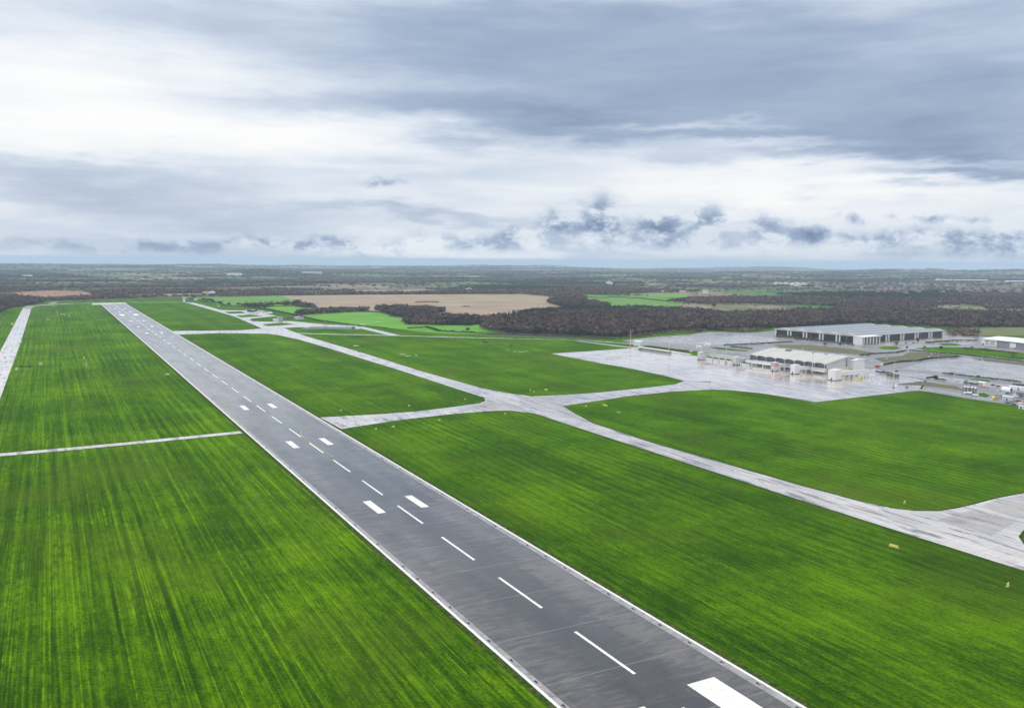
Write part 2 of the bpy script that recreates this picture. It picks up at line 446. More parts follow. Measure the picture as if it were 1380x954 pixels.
def field_material(name, a, b, scale=.01, rows=None):
    m, t = newmat(name); p = t.pos(); tt, ss, rp = t.rpos()
    n1 = t.noise(p, scale, 6, .62); n2 = t.noise(p, .35, 4, .7)
    st = t.noise(t.vec(t.m('MULTIPLY', tt, .006), t.m('MULTIPLY', ss, .09)) if rows == 'across' else t.vec(t.m('MULTIPLY', tt, .16), t.m('MULTIPLY', ss, .004)), 1.0, 4, .6)
    v = t.m('ADD', t.m('MULTIPLY', n1, .55), t.m('ADD', t.m('MULTIPLY', n2, .2), t.m('MULTIPLY', st, .35)))
    t.bsdf(t.ramp(v, [(.38, a), (.70, b)]), .9, bump=n2, bd=.3, spec=.15)
    return m


MG = grass_material(); MRW = runway_material(); MC = country_material()
MTX = paved_material('wet_taxiway_concrete', (.30, .26, .24), (.60, .555, .52), (.085, .082, .092), (.12, .36), 7.5, .9, (.53, .60), coat=1.8)
MAP = paved_material('wet_apron_concrete', (.30, .21, .18), (.76, .69, .64), (.17, .12, .10), (.08, .24), 6.0, .85, (.52, .62), coat=1.9)
MPK = paved_material('wet_car_park_tarmac', (.085, .078, .078), (.19, .175, .175), (.05, .046, .048), (.30, .65), 5.0, .8, (.52, .62), coat=1.5, lanes=16)
MPL = paved_material('pale_wet_tarmac', (.18, .16, .155), (.40, .37, .36), (.075, .065, .065), (.2, .5), 5.0, .9, (.52, .60), coat=1.62, lanes=17)
MPAINT, _t = newmat('white_runway_paint'); _p = _t.pos(); _w = _t.ramp(_t.noise(_p, 1.1, 6, .78), [(.30, .75), (.48, 0.0)])
_t.bsdf(_t.mix(_w, _t.ramp(_t.noise(_p, .12, 4, .6), [(.3, (.60, .60, .57)), (.7, (.80, .80, .76))]), (.16, .155, .15, 1)), .5)
MVEDGE, _t = newmat('ragged_turf_edge'); _p = _t.pos(); _n = _t.noise(_p, .55, 6, .75)
_t.bsdf(_t.ramp(_n, [(.40, (.010, .045, .001)), (.50, (.028, .070, .006)), (.56, (.085, .068, .038)), (.70, (.14, .11, .075))]), .95, spec=0.0)
MEDGE = mat('pale_edge_concrete', (.24, .235, .245), .3, var=.35, scale=.3)
MYEL = mat('yellow_taxi_paint', (.48, .37, .14), .5)

# ------------------------------------------------------------------ land: one sheet to the horizon
def land():
    rr = np.concatenate([[0, 500, 1000, 1500, 2000], np.geomspace(2400, 33000, 170)])
    th = np.concatenate([np.linspace(-R(48), R(48), 420), np.linspace(R(50), R(310), 90)])
    V = []; nt = len(th)
    for r in rr[1:]:
        x = r * np.sin(th); y = r * np.cos(th); V.append(np.stack([x, y, T(x, y)], 1))
    V = np.concatenate([[[0, 0, 0]]] + V)
    Fc = []
    for i in range(len(rr) - 2):
        a = 1 + i * nt; b = a + nt
        k = np.arange(nt); k2 = (k + 1) % nt
        Fc.append(np.stack([a + k, a + k2, b + k2], 1)); Fc.append(np.stack([a + k, b + k2, b + k], 1))
    k = np.arange(nt); Fc.append(np.stack([0 * k, 1 + (k + 1) % nt, 1 + k], 1))
    Fc = np.concatenate(Fc)
    # faces up
    a, b, c = V[Fc[:, 0]], V[Fc[:, 1]], V[Fc[:, 2]]
    nz = np.cross(b - a, c - a)[:, 2]; Fc[nz < 0] = Fc[nz < 0][:, ::-1]
    o = rawmesh('ground', V, Fc, MC); o.data.shade_smooth(); return tag(o, kind='structure')


land()
edgeL = [(0, 421), (10, 415.5), (32, 412), (48, 411), (62, 406.3), (78, 406), (240, 400.8), (257, 401), (280, 407), (303, 412.4), (330, 413.8),
         (355, 416.3), (378, 421), (401, 425.7), (440, 433), (471, 437.7), (523, 442), (592, 449.5), (640, 451), (700, 452.5), (790, 456),
         (860, 452), (960, 441), (1100, 432), (1280, 443), (1420, 441)]
grassP = [G(*p) for p in edgeL] + [(1500, 900), (1300, 100), (1100, -600), (-900, -600), (-1500, 500), (-1300, 1150)]
sheet('grass', grassP, .06, MG, True)

# runway
S0 = -420.0; S1 = toRW(G(152, 408.3))[1]
def rq(name, t0, t1, s0, s1, z, m): return sheet(name, [RW(t0, s0), RW(t1, s0), RW(t1, s1), RW(t0, s1)], z, m, True)


def multi(name, quads, z, m):
    b = MB()
    for t0, t1, s0, s1 in quads:
        b.add([RW(t0, s0) + (z,), RW(t1, s0) + (z,), RW(t1, s1) + (z,), RW(t0, s1) + (z,)], [(0, 1, 2, 3)])
    return tag(b.build(name, m), kind='structure')


multi('runway_verge', [(-32.2, -30.002, S0, S1), (30.002, 32.2, S0, S1)], .09, MVEDGE)
rq('runway', -30, 30, S0, S1, .12, MRW)
multi('runway_shoulder', [(-29.0, -26.9, S0, S1), (26.3, 29.0, S0, S1)], .15, MEDGE)
quads = [(-29.95, -28.9, S0, S1 - 3), (28.9, 29.9, S0, S1 - 3)]
s = 195.6 - 54.035 * 7
while s < S1 - 130:
    if s + 30 > S0: quads.append((-.55, .55, s, s + 32.5))
    s += 54.035
for px, py, k in ((507, 683, 0), (397, 599, 1), (331, 549.5, 2)):
    ts = toRW(G(px, py))[1]
    for q in (-1, 1): quads.append((q * 11.0 - 2.0, q * 11.0 + 2.0, ts - 11.5, ts + 11.5))
sa = toRW(G(962.4, 912.4))[1]
quads += [(9.3, 19.3, sa - 60, sa), (-18.8, -8.8, sa - 64, sa - 4.2)]
for py in (449, 440.2, 432.5, 420.8, 416):
    ts = toRW(G(204 - (449 - py) * 1.25, py))[1]
    for q in (-1, 1): quads.append((q * 11.0 - 2.0, q * 11.0 + 2.0, ts - 11.5, ts + 11.5))
ts = toRW(G(172, 424.5))[1]
for q in (-1, 1): quads.append((q * 13.0 - 4.6, q * 13.0 + 4.6, ts - 28, ts + 28))
for k in range(12):
    c = -25 + 4.2 * k + (5 if k > 5 else 0); quads.append((c, c + 1.9, S1 - 60, S1 - 28))
multi('runway_markings', quads, .18, MPAINT)
# yellow lead-off line curving to the link taxiway
def ribbon(name, P, wd, z, m, world=False):
    P = P if world else [G(*p) for p in P]; b = MB(); vs = []
    for i, p in enumerate(P):
        a = P[max(0, i - 1)]; c = P[min(len(P) - 1, i + 1)]; dx, dy = c[0] - a[0], c[1] - a[1]; L = math.hypot(dx, dy) or 1
        wi = wd if not isinstance(wd, (list, tuple)) else wd[i]
        vs += [(p[0] - dy / L * wi / 2, p[1] + dx / L * wi / 2, z), (p[0] + dy / L * wi / 2, p[1] - dx / L * wi / 2, z)]
    b.add(vs, [(2 * i + 1, 2 * i + 3, 2 * i + 2, 2 * i) for i in range(len(P) - 1)])
    return tag(b.build(name, m), kind='structure')


ribbon('lead_off_line', [(449, 616), (430, 604), (412, 592), (405.5, 586), (406, 581.5), (413, 577), (424, 574), (438, 572), (500, 566)], .35, .19, MYEL)

# taxiways, link roads and apron
def outline(pts, wd=3.2, z=.10):
    ribbon('turf_edge', [G(*p) for p in pts + [pts[0]]], wd, z, MVEDGE, True)


TAXI = [(245, 407), (262, 408.2), (300, 418.4), (328, 426), (353, 435.5), (381.7, 441.8), (407.6, 451.6), (440, 461.2), (500, 479), (567, 500), (633, 518.5), (647, 522.6),
                  (681.7, 529.6), (716.5, 534.2), (753.6, 532.6), (802, 529.6), (872, 522.5), (910, 518), (922, 513.5), (960, 516), (960, 525), (906.7, 527.7), (848.7, 533.7),
                  (807, 540), (756, 547.7), (779, 559.7), (800, 570.8), (885.8, 599), (960, 620), (1080, 654.8), (1162.6, 676.5), (1201.7, 684.8), (1232, 688.5), (1264.8, 689),
                  (1288.7, 685.2), (1308, 680.9), (1343, 671.7), (1380, 664.6), (1440, 650), (1470, 705), (1400, 706), (1380, 713.5), (1372.4, 723), (1380, 734), (1460, 765), (1460, 802), (1380, 769), (1080, 674.3), (960, 635), (802, 584),
                  (720, 557), (686, 553.2), (662, 553.8), (608.7, 558), (539, 566), (460.3, 578.1), (431.3, 562.6), (516, 558), (562, 554.5), (608.7, 548.7),
                  (645.8, 543.6), (653.9, 540.6), (652.8, 536), (608.7, 522), (541.4, 500), (440, 468.5), (403, 457.8), (374.6, 451.6), (360, 449.8), (296, 448.9), (241, 450.9), (231, 446.2),
                  (324.7, 445.3), (353, 442.7), (315.8, 426.6), (253.5, 408.6)]
sheet('taxiway', TAXI, .13, MTX); outline(TAXI)
APRON = [(742.7, 476.7), (800, 473), (845, 469.9), (856, 467.5), (870, 470), (920, 477.5), (977, 485.5), (1010, 491), (1060, 497), (1113, 504), (1152, 500), (1180, 497), (1246, 513), (1239, 526),
         (1099, 542.1), (1060, 535.4), (1024, 529.8), (985.2, 526), (958, 525), (958, 515), (921.7, 513.3), (895, 506.4), (858, 498.3), (816, 490.8)]
sheet('apron', APRON, .16, MAP); outline(APRON)
ribbon('turf_edge', [(-60, 620.5), (0, 613), (100, 604.5), (200, 595), (325, 582.5)], 11.0, .11, MVEDGE)
sheet('western_strip', [(31.2, 414.5), (43.7, 413.5), (42, 417), (27.6, 462), (6.8, 519), (-40, 650), (-150, 620), (0, 474)], .13, MTX)
ribbon('perimeter_road', [(36, 414), (50, 411.5), (90, 409.3), (125, 408.5), (180, 407.6), (250, 407.3)], [26, 22, 14, 12, 10, 10], .14, MTX)
ribbon('side_road', [(68, 409.5), (78, 406.3)], 12, .15, MTX)
sheet('threshold_pad', [(124, 408.3), (168, 407.9), (172, 409), (124, 411.2)], .135, MTX)
ribbon('crossing_road', [(-60, 620.5), (0, 613), (100, 604.5), (200, 595), (325, 582.5)], 8.5, .14, MTX)
ribbon('perimeter_road', [(392, 449), (440, 450.3), (532, 452.3), (640, 455.3), (771.5, 458.2), (800, 459.5), (860, 464)], [10, 9, 8, 8, 8, 10, 12], .14, MTX)
ribbon('side_road', [(484, 440.6), (532, 452)], 16, .145, MTX)
ribbon('side_road', [(778, 459.5), (830, 466), (856, 469)], 10, .145, MTX)
MBR = paved_material('brown_wet_concrete', (.20, .165, .145), (.40, .35, .32), (.10, .085, .08), (.18, .40), 7.5, .8, (.54, .62), coat=1.62)
sheet('concrete_patch', [(1262, 701), (1290, 693), (1309, 687.5), (1340, 695), (1368, 704.5), (1352, 713), (1336, 722), (1312, 713), (1285, 708)], .15, MBR, False)
sheet('concrete_patch', [(1322, 682), (1343, 673.5), (1380, 667), (1440, 654), (1450, 664), (1385, 700), (1368, 698)], .15, MBR, False)
sheet('concrete_patch', [(688, 532), (716, 535.2), (752, 533.4), (790, 531), (757, 546.5), (777, 559), (797, 570), (786, 568), (745, 552.5), (712, 542)], .15, MBR, False)
sheet('concrete_patch', [(655, 541.5), (662, 539.5), (700, 548), (716, 555.5), (686, 552), (660, 552.5), (640, 553), (615, 555)], .15, MBR, False)
ribbon('taxi_line', [(1298, 722), (1299, 714), (1304, 707.5), (1318, 702), (1334, 697.5), (1345, 692), (1380, 684)], .35, .17, MYEL)
ribbon('taxi_line', [(640, 527), (720, 549), (800, 577), (960, 628), (1080, 664), (1230, 708), (1300, 729), (1380, 752), (1440, 770)], .28, .17, MYEL)
# old dispersal pads
sheet('dispersal_pad', [(296, 417.8), (325, 418.5), (340, 417.4), (352, 418.4), (366, 420.4), (368, 422.2), (358, 423.3), (374, 425.6), (357, 427.6), (341, 429.2), (330, 430), (318, 425.5)], .12, MTX)
sheet('dispersal_pad', [(344, 433.4), (368, 433.6), (389, 432.6), (410, 434.4), (426, 436.4), (444.5, 437.7), (478.4, 438.9), (493, 442.6), (478, 443.4), (440, 443), (418, 441.4), (400, 441), (383, 442), (360, 441)], .12, MTX)
for P in ([(302.5, 420.4), (324.7, 419.7), (331, 422), (309, 423)], [(317.6, 425.3), (339, 424), (354, 426.2), (325, 427.9)], [(334.5, 431), (367.5, 428.4), (371, 431.5), (342, 433.2)],
          [(353.2, 437), (380, 434.9), (398, 437.3), (361, 439.6)]): sheet('grass', P, .20, MG)

# countryside fields near the field boundary
FTAN = field_material('stubble_field', (.20, .152, .105), (.36, .28, .205), .008, 'across'); FGR = field_material('winter_crop', (.075, .17, .025), (.13, .26, .045))
FBR = field_material('bright_pasture', (.07, .20, .012), (.13, .33, .025)); FDU = field_material('dull_pasture', (.10, .11, .045), (.15, .17, .06)); FRED = field_material('quarry_ground', (.16, .085, .055), (.34, .21, .15), .02)
FMOSS = field_material('mossy_gravel', (.085, .075, .058), (.135, .145, .06), .03)
TAN = [(379, 398.6), (500, 397.2), (640, 396.5), (698, 396.6), (725, 398.3), (773, 403.9), (745, 404.6), (737.6, 407.9), (759, 414.1), (782, 416.5), (740, 419), (691, 423), (661, 427), (620, 428), (578, 427),
       (500, 420.5), (440, 420.5), (404, 412), (403, 407)]
FIELDS = [('field', TAN, FTAN), ('field', [(257, 401), (379, 398.6), (403, 407), (392.4, 411.5), (324.7, 413), (303, 412), (280, 406.7)], FGR),
          ('field', [(346, 414.2), (392.4, 412.7), (430, 416.8), (400, 424), (378, 420.5), (358, 416.5)], FBR),
          ('field', [(401, 425.7), (466, 420.4), (496, 418.6), (523, 422), (524, 427), (545, 429), (545, 437), (640, 437), (680, 444), (680, 449), (640, 450.5), (592, 449.5), (523, 442), (471, 437.7), (440, 433)], FBR),
          ('field', [(782, 397), (940, 402), (906, 414), (830, 417), (800, 414)], FGR), ('field', [(815, 396.4), (925, 396.2), (928, 399), (905, 401.6)], FBR),
          ('field', [(952, 411.5), (1000, 412.5), (1062, 419), (1080, 421.5), (1000, 423)], FDU), ('field', [(1078, 413.3), (1110, 413), (1145, 416.8), (1115, 418.8), (1090, 418)], FBR),
          ('field', [(1290, 412.8), (1318, 414.5), (1314, 416.5), (1280, 414.5)], FGR), ('field', [(1330, 418.5), (1385, 421), (1385, 424), (1336, 420.5)], FTAN), ('field', [(1250, 418.6), (1272, 419), (1270, 420.5), (1248, 420)], FTAN),
          ('field', [(160, 397.3), (255, 395.8), (330, 397.2), (257, 400.4), (170, 401)], FTAN), ('quarry', [(20, 394), (70, 391.5), (120, 393.5), (128, 401), (60, 404), (25, 401)], FRED),
          ('field', [(46, 384.8), (95, 384), (98, 386.8), (50, 387.2)], FBR), ('field', [(398, 393.8), (440, 393.4), (438, 396.6), (400, 396.8)], FBR), ('field', [(0, 409), (50, 407), (40, 412), (8, 415)], FDU),
          ('field', [(260, 391), (330, 389.5), (370, 392), (300, 393)], FTAN), ('field', [(470, 391.5), (560, 390.5), (640, 392), (560, 395.3), (480, 395.6)], FTAN),
          ('field', [(1285, 441.5), (1390, 440), (1390, 452), (1300, 453)], FDU)]
for nme, P, m_ in FIELDS: sheet(nme, P, .10, m_)

# ------------------------------------------------------------------ foliage
def bark(name, a, b, s=.02):
    m, t = newmat(name); p = t.pos()
    n1 = t.noise(p, s, 4, .6); n3 = t.noise(p, 1.2, 2, .5)
    vo = t.n('ShaderNodeTexVoronoi'); vo.inputs['Scale'].default_value = 1.0; px_ = t.sep(p); t.put(vo.inputs['Vector'], t.vec(t.m('DIVIDE', px_[0], 9.0), t.m('DIVIDE', px_[1], 9.0), 0.0)); n2 = t.sep(vo.outputs['Color'])[0]
    v = t.m('ADD', t.m('MULTIPLY', n1, .4), t.m('ADD', t.m('MULTIPLY', n2, .4), t.m('MULTIPLY', n3, .2)))
    t.bsdf(t.ramp(v, [(.36, a), (.64, b)]), .95, spec=.05); return m


MTWIG = bark('bare_twigs', (.035, .022, .019), (.145, .100, .083)); MPINE = bark('conifer_needles', (.008, .016, .010), (.03, .045, .022)); MBUSH = bark('winter_scrub', (.07, .05, .028), (.19, .135, .075), .05)
MHEDGE = bark('hedge_leaves', (.014, .016, .010), (.05, .048, .03)); MTRUNK = mat('tree_bark', (.10, .08, .065), .9)
MFAR = bark('far_woodland', (.032, .032, .026), (.105, .092, .070), .0016)
ICO = None
import bmesh
_b = bmesh.new(); bmesh.ops.create_icosphere(_b, subdivisions=1, radius=1)
IV = np.array([v.co[:] for v in _b.verts]); IF = np.array([[v.index for v in f.verts] for f in _b.faces]); _b.free()


def crown_template(n, seed, flat=.15):
    """twig-sized faces spread through a rounded crown of radius 1 about the origin, with a knobbly dim core"""
    g = np.random.default_rng(seed)
    lobes = g.normal(0, .42, (7, 3)) * [1, 1, .6]
    c = lobes[g.integers(0, 7, n)] + (lambda q: q / np.linalg.norm(q, axis=1)[:, None] * (g.random(n)[:, None] ** .4) * .58)(g.normal(0, 1, (n, 3)))
    c[:, 2] = np.maximum(c[:, 2], -.75)
    sz = g.uniform(.10, .24, n)[:, None]
    tri = [c + g.normal(0, 1, (n, 3)) * sz for _ in range(3)]
    V = np.stack(tri, 1).reshape(-1, 3); Fc = np.arange(3 * n).reshape(-1, 3)
    core = IV * .62 * g.uniform(.75, 1.2, (len(IV), 1)) * [1, 1, .85]
    return np.concatenate([V, core]), np.concatenate([Fc, IF + len(V)])


TPL = [crown_template(95, 100 + i) for i in range(8)]
TPS = [crown_template(30, 200 + i) for i in range(6)]
PINE = []
for i in range(4):
    g = np.random.default_rng(300 + i); n = 90; h = g.random(n) ** 1.3; a = g.uniform(0, 6.28, n); r = (1 - h) * .75 * g.uniform(.5, 1, n)
    c = np.stack([r * np.cos(a), r * np.sin(a), h * 2 - 1], 1); V = np.stack([c + g.normal(0, .13, (n, 3)) for _ in range(3)], 1).reshape(-1, 3)
    PINE.append((V, np.arange(3 * n).reshape(-1, 3)))


def scatter_mass(name, X, Y, Zb, rad, hgt, tpl, m, kind='stuff', g=rng, base=.0):
    """trees too many to count, merged: crowns of radius rad whose tops reach hgt"""
    VV = []; FF = []; off = 0; idx = g.integers(0, len(tpl), len(X)); rot = g.uniform(0, 6.28, len(X))
    for k, (V, Fc) in enumerate(tpl):
        q = np.where(idx == k)[0]
        if not len(q): continue
        c, s_ = np.cos(rot[q])[:, None], np.sin(rot[q])[:, None]; r = rad[q][:, None]; hz = (hgt[q] / 2)[:, None]
        x = (V[None, :, 0] * c - V[None, :, 1] * s_) * r + X[q][:, None]; y = (V[None, :, 0] * s_ + V[None, :, 1] * c) * r + Y[q][:, None]
        z = V[None, :, 2] * hz * .92 + Zb[q][:, None] + hz * (1.08 + base)
        VV.append(np.stack([x, y, z], 2).reshape(-1, 3))
        FF.append((Fc[None] + (np.arange(len(q)) * len(V))[:, None, None]).reshape(-1, 3) + off); off += len(q) * len(V)
    if not VV: return None
    return tag(rawmesh(name, np.concatenate(VV), np.concatenate(FF), m), kind=kind)


def fill(P, step, g=rng):
    P = np.array(P); x0, y0 = P.min(0); x1, y1 = P.max(0)
    gx, gy = np.meshgrid(np.arange(x0, x1, step), np.arange(y0, y1, step)); gx = gx.ravel() + g.uniform(-.45, .45, gx.size) * step; gy = gy.ravel() + g.uniform(-.45, .45, gy.size) * step
    k = inside(P, gx, gy); return gx[k], gy[k]


def wood(pts, step, rad, hgt, m=MTWIG, tpl=TPL, name='woodland', jag=25):
    P = [G(*p) for p in pts]; x, y = fill(P, step)
    n = len(x); gr = .62 + .75 * fbm(x / 45, y / 45, 3)
    return scatter_mass(name, x, y, T(x, y), rng.uniform(*rad, n) * gr, rng.uniform(*hgt, n) * gr, tpl, m)


MAINW = [(650, 443), (664.5, 447), (700, 449), (727, 450.2), (798, 453.3), (835, 455), (870, 450), (905, 446), (941, 445), (971, 446), (1010, 444), (1040, 443), (1080, 441), (1175, 436.5), (1240, 440), (1282, 442.5), (1330, 441.5), (1400, 441.5),
         (1400, 433), (1300, 425), (1180, 424), (1100, 427), (1040, 428.5), (1000, 428), (930, 422), (885, 420), (820, 421.5), (780, 422.5), (736, 425), (700, 427.5), (661, 432)]
wood(MAINW, 8.2, (4.6, 6.6), (10, 15))
wood([(505, 418.5), (523, 424.5), (545, 427.5), (575, 426.5), (597, 422), (600, 418.5), (570, 416.5), (510, 416)], 7.5, (4, 6), (9, 13))
wood([(543, 435), (552, 438), (592, 438.5), (640, 438), (660, 434), (655, 431.5), (620, 429.5), (580, 429), (545, 431)], 7.5, (4, 6), (9, 13))
wood([(400, 424.8), (466, 421.4), (496, 419.5), (496, 417.5), (440, 419), (400, 421.5)], 7, (3, 5), (7, 11))
wood([(588, 437.5), (636, 438.6), (650, 436.5), (596, 435)], 6, (3, 4), (9, 13), MPINE, PINE, 'conifer_belt')
wood([(738, 408.5), (762, 415), (815, 417.3), (822, 414), (800, 409), (770, 406.8), (745, 406.3)], 9, (5, 7), (11, 15))
wood([(661, 433), (690, 426.5), (735, 423.5), (735, 425), (700, 429.5)], 6, (3, 4), (12, 15), MPINE, PINE, 'conifer_belt')
wood([(401, 411.8), (418, 413), (430, 416), (418, 416), (402, 414)], 8, (4, 6), (8, 12))
wood([(-20, 424), (0, 421.5), (10, 415.5), (33, 412), (60, 407.5), (50, 404.5), (0, 406), (-20, 410)], 9, (5, 7), (9, 14))
wood([(930, 404.5), (1000, 403), (1080, 402.5), (1150, 408), (1240, 411), (1240, 420), (1160, 421), (1145, 417.5), (1100, 412.3), (1050, 411), (980, 411), (900, 408)], 14, (8, 11), (11, 16), MTWIG, TPS)
wood([(1150, 404), (1400, 405), (1400, 417), (1330, 418), (1320, 413), (1270, 411), (1240, 421), (1400, 425), (1400, 431), (1200, 423), (1150, 421), (1160, 412)], 14, (8, 11), (10, 16), MTWIG, TPS)
wood([(845, 449), (870, 447), (900, 446), (950, 445.5), (962, 447), (905, 450.5), (860, 455), (838, 457)], 7, (2, 3.4), (2, 4.5), MBUSH, TPS, 'scrub')
wood([(970, 443.5), (1030, 443.5), (1026, 447), (1000, 448), (975, 446.5)], 6, (2.5, 4), (4, 6), MBUSH, TPS, 'scrub')
wood([(1046, 452.5), (1100, 458.5), (1101, 460), (1046, 454.5)], 6, (2, 3), (3, 6), MBUSH, TPS, 'scrub')
wood([(1276, 445), (1320, 447), (1318, 455), (1278, 453)], 9, (3, 5), (5, 8), MBUSH, TPS, 'scrub')


def far_woods():
    OPEN = [[G(*p) for p in P] for _, P, _m in FIELDS] + [[G(*p) for p in MAINW]] + [grassP]
    r = 1950.0; XS = []; YS = []; RS = []
    while r < 21000:
        st = .0058; ds = max(13, r * st)
        k = .9 if r < 6000 else 1.2
        th = np.arange(-R(42), R(42), ds * k / r); th = th + rng.uniform(-.4, .4, len(th)) * ds / r; rr = r + rng.uniform(-.4, .4, len(th)) * ds
        XS.append(rr * np.sin(th)); YS.append(rr * np.cos(th)); RS.append(np.full(len(th), ds)); r += ds
    x = np.concatenate(XS); y = np.concatenate(YS); d = np.concatenate(RS); rr = np.hypot(x, y)
    a = math.pi / 5; u = x * math.cos(a) + y * math.sin(a); v = -x * math.sin(a) + y * math.cos(a)
    n = fbm(u / 900 + 3, v / 520 + 8, 3)
    blk = _hash[(np.floor(u / 520).astype(int) * 7) % 256, (np.floor(v / 330).astype(int) * 13) % 256]
    dens = .55 * n + .45 * blk
    thr = .45 + .12 * smooth(3400, 7500, rr) + .06 * smooth(-200, 2500, x) * smooth(4500, 7000, rr)
    keep = dens > thr
    hedge = (np.abs(u / 260 - np.round(u / 260)) < d / 900) | (np.abs(v / 165 - np.round(v / 165)) < d / 560)
    keep |= hedge & (rng.random(len(x)) < .45)
    for P in OPEN: keep &= ~inside(P, x, y)
    pine = keep & (fbm(u / 700 + 40, v / 380, 2) > .56) & ~hedge; dec = keep & ~pine
    hh = rng.uniform(8, 14, len(x)); rad = d * rng.uniform(.55, .8, len(x))
    hh[hedge] *= .6; rad[hedge] *= .7
    T1 = [((IV * np.random.default_rng(i).uniform(.6, 1.25, (len(IV), 1))), IF) for i in range(8)]
    near = rr < 3800
    for q, m_, nm in ((dec & near, MTWIG, 'woodland'), (pine & near, MPINE, 'conifer_woodland')):
        scatter_mass(nm, x[q], y[q], T(x[q], y[q]), rad[q], hh[q], TPS, m_)
    for q, m_, nm in ((dec & ~near, MFAR, 'far_woodland'), (pine & ~near, MPINE, 'far_conifer_woodland')):
        scatter_mass(nm, x[q], y[q], T(x[q], y[q]), rad[q], hh[q], T1, m_, base=-.3)


far_woods()
# ------------------------------------------------------------------ paved ground round the terminal
sheet('car_park', [(838, 459), (884, 454), (932, 450.8), (952, 446.5), (972, 447.2), (1000, 448.6), (1030, 447), (1040, 446), (1100, 441), (1290, 447), (1320, 453), (1420, 461),
                   (1420, 553), (1380, 548.2), (1302.7, 537.2), (1239.6, 525.9), (1246, 513), (1180, 497), (1152, 500), (1113, 500), (1060, 492), (1010, 487), (960, 476), (860, 464)], .10, MPK)
sheet('car_park', [(842, 458.7), (884, 454.6), (932, 451.4), (950, 447.4), (972, 448.6), (1000, 450.2), (1040, 455.4), (1063, 459.4), (1050, 461.2), (1000, 463.6), (965, 465), (930, 464), (880, 462.3)], .17, MPL)
sheet('car_park', [(1215, 497), (1240, 489.5), (1300, 482.5), (1330, 485), (1400, 494), (1400, 517), (1378, 514), (1300, 505.5), (1262, 501.5)], .17, MPL)
sheet('service_road', [(1180, 499), (1215, 501), (1300, 511.5), (1400, 524), (1400, 530), (1310, 519), (1240, 509.5), (1185, 503)], .19, MPL)
sheet('service_road', [(1200, 529), (1225, 525.6), (1250, 524), (1300, 531.5), (1336, 538), (1400, 548.6), (1400, 551), (1320, 539), (1275, 531.6), (1240, 526.5)], .19, MPL)
sheet('yard', [(1150, 466), (1153, 461), (1275, 452.6), (1310, 454.6), (1314, 459.5), (1262, 461.5), (1215, 464), (1186, 466.8)], .16, paved_material('yard_concrete', (.16, .12, .11), (.27, .22, .20), rough=(.3, .6)))
sheet('service_road', [(1190, 470.5), (1215, 466), (1262, 462), (1310, 460.5), (1316, 463.5), (1262, 467.2), (1218, 472)], .18, MPL)
for gi, P in enumerate([[(1043, 464.5), (1090, 465), (1150, 470.5), (1180, 476), (1160, 478.5), (1110, 474), (1050, 468)], [(1196, 491), (1226, 474.2), (1298, 480.8), (1296, 479.8), (1250, 484.5)],
          [(1308, 482.5), (1400, 489.5), (1400, 495), (1320, 486)], [(1178, 483), (1216, 479.5), (1206, 485), (1192, 489)]]): sheet('gravel_strip', P, .22 + .01 * gi, FMOSS)
sheet('gravel_strip', [(1205, 518.5), (1240, 514), (1290, 520.5), (1298, 526), (1250, 520)], .23, FMOSS)
for P in ([(1233.7, 469), (1270, 468), (1308.6, 468.4), (1400, 478), (1400, 487), (1302.7, 478), (1258.7, 475)],
          [(1262, 464), (1270, 462.7), (1284, 462.7), (1296, 464.5), (1290, 466), (1272, 466)], [(1182, 468.5), (1192, 466.8), (1206, 467.2), (1216, 469.5), (1206, 471.2), (1190, 470.8)],
          [(956.5, 467.8), (968, 468), (1008.7, 472.8), (1005, 474), (965, 470.4)], [(920, 477.2), (936, 476.5), (1000, 485.2), (1006, 488.5), (977, 485.4)],
          [(1310, 510), (1335, 513), (1333, 514.5), (1308, 511.5)], [(1318, 530.5), (1326, 529.4), (1335, 533.5), (1328, 535.8), (1318, 533.5)],
          [(1070, 447), (1080, 456.5), (1085, 458), (1072, 455)]): sheet('grass', P, .21, MG)

# ------------------------------------------------------------------ materials for built things
WHT = mat('white_cladding', (.74, .75, .76), .35, var=.05); GRY = mat('pale_grey_cladding', (.56, .57, .60), .35, var=.06); DRK = mat('dark_blue_panel', (.018, .024, .034), .3, var=.15)
GLS = mat('window_glass', (.11, .135, .165), .08, var=.5, scale=.12, spec=.7); ROOFW = mat('ribbed_white_roof', (.46, .445, .43), .5, var=.10, scale=.2); SKL = mat('blue_grey_rooflight', (.18, .215, .265), .6, var=.12)
GAL = mat('galvanised_steel', (.38, .41, .44), .4, .5); BLK = mat('black_rubber', (.02, .02, .02), .8); CON = mat('concrete', (.30, .29, .27), .8, var=.2); PNK = mat('faded_pink_panel', (.62, .28, .34), .5)
REDP = mat('red_paint', (.50, .06, .04), .5); ORG = mat('orange_paint', (.62, .20, .05), .5); YSG = mat('yellow_sign_panel', (.82, .72, .10), .5); CRM = mat('cream_paint', (.62, .54, .42), .6)
BRK = mat('red_brick', (.26, .13, .09), .8, var=.25); TIL = mat('brown_roof_tile', (.16, .10, .08), .8, var=.25); SLT = mat('grey_slate', (.14, .14, .15), .6); GRN = mat('grey_green_wall', (.34, .40, .38), .6)
MAS = mat('mast_paint', (.62, .56, .48), .5)


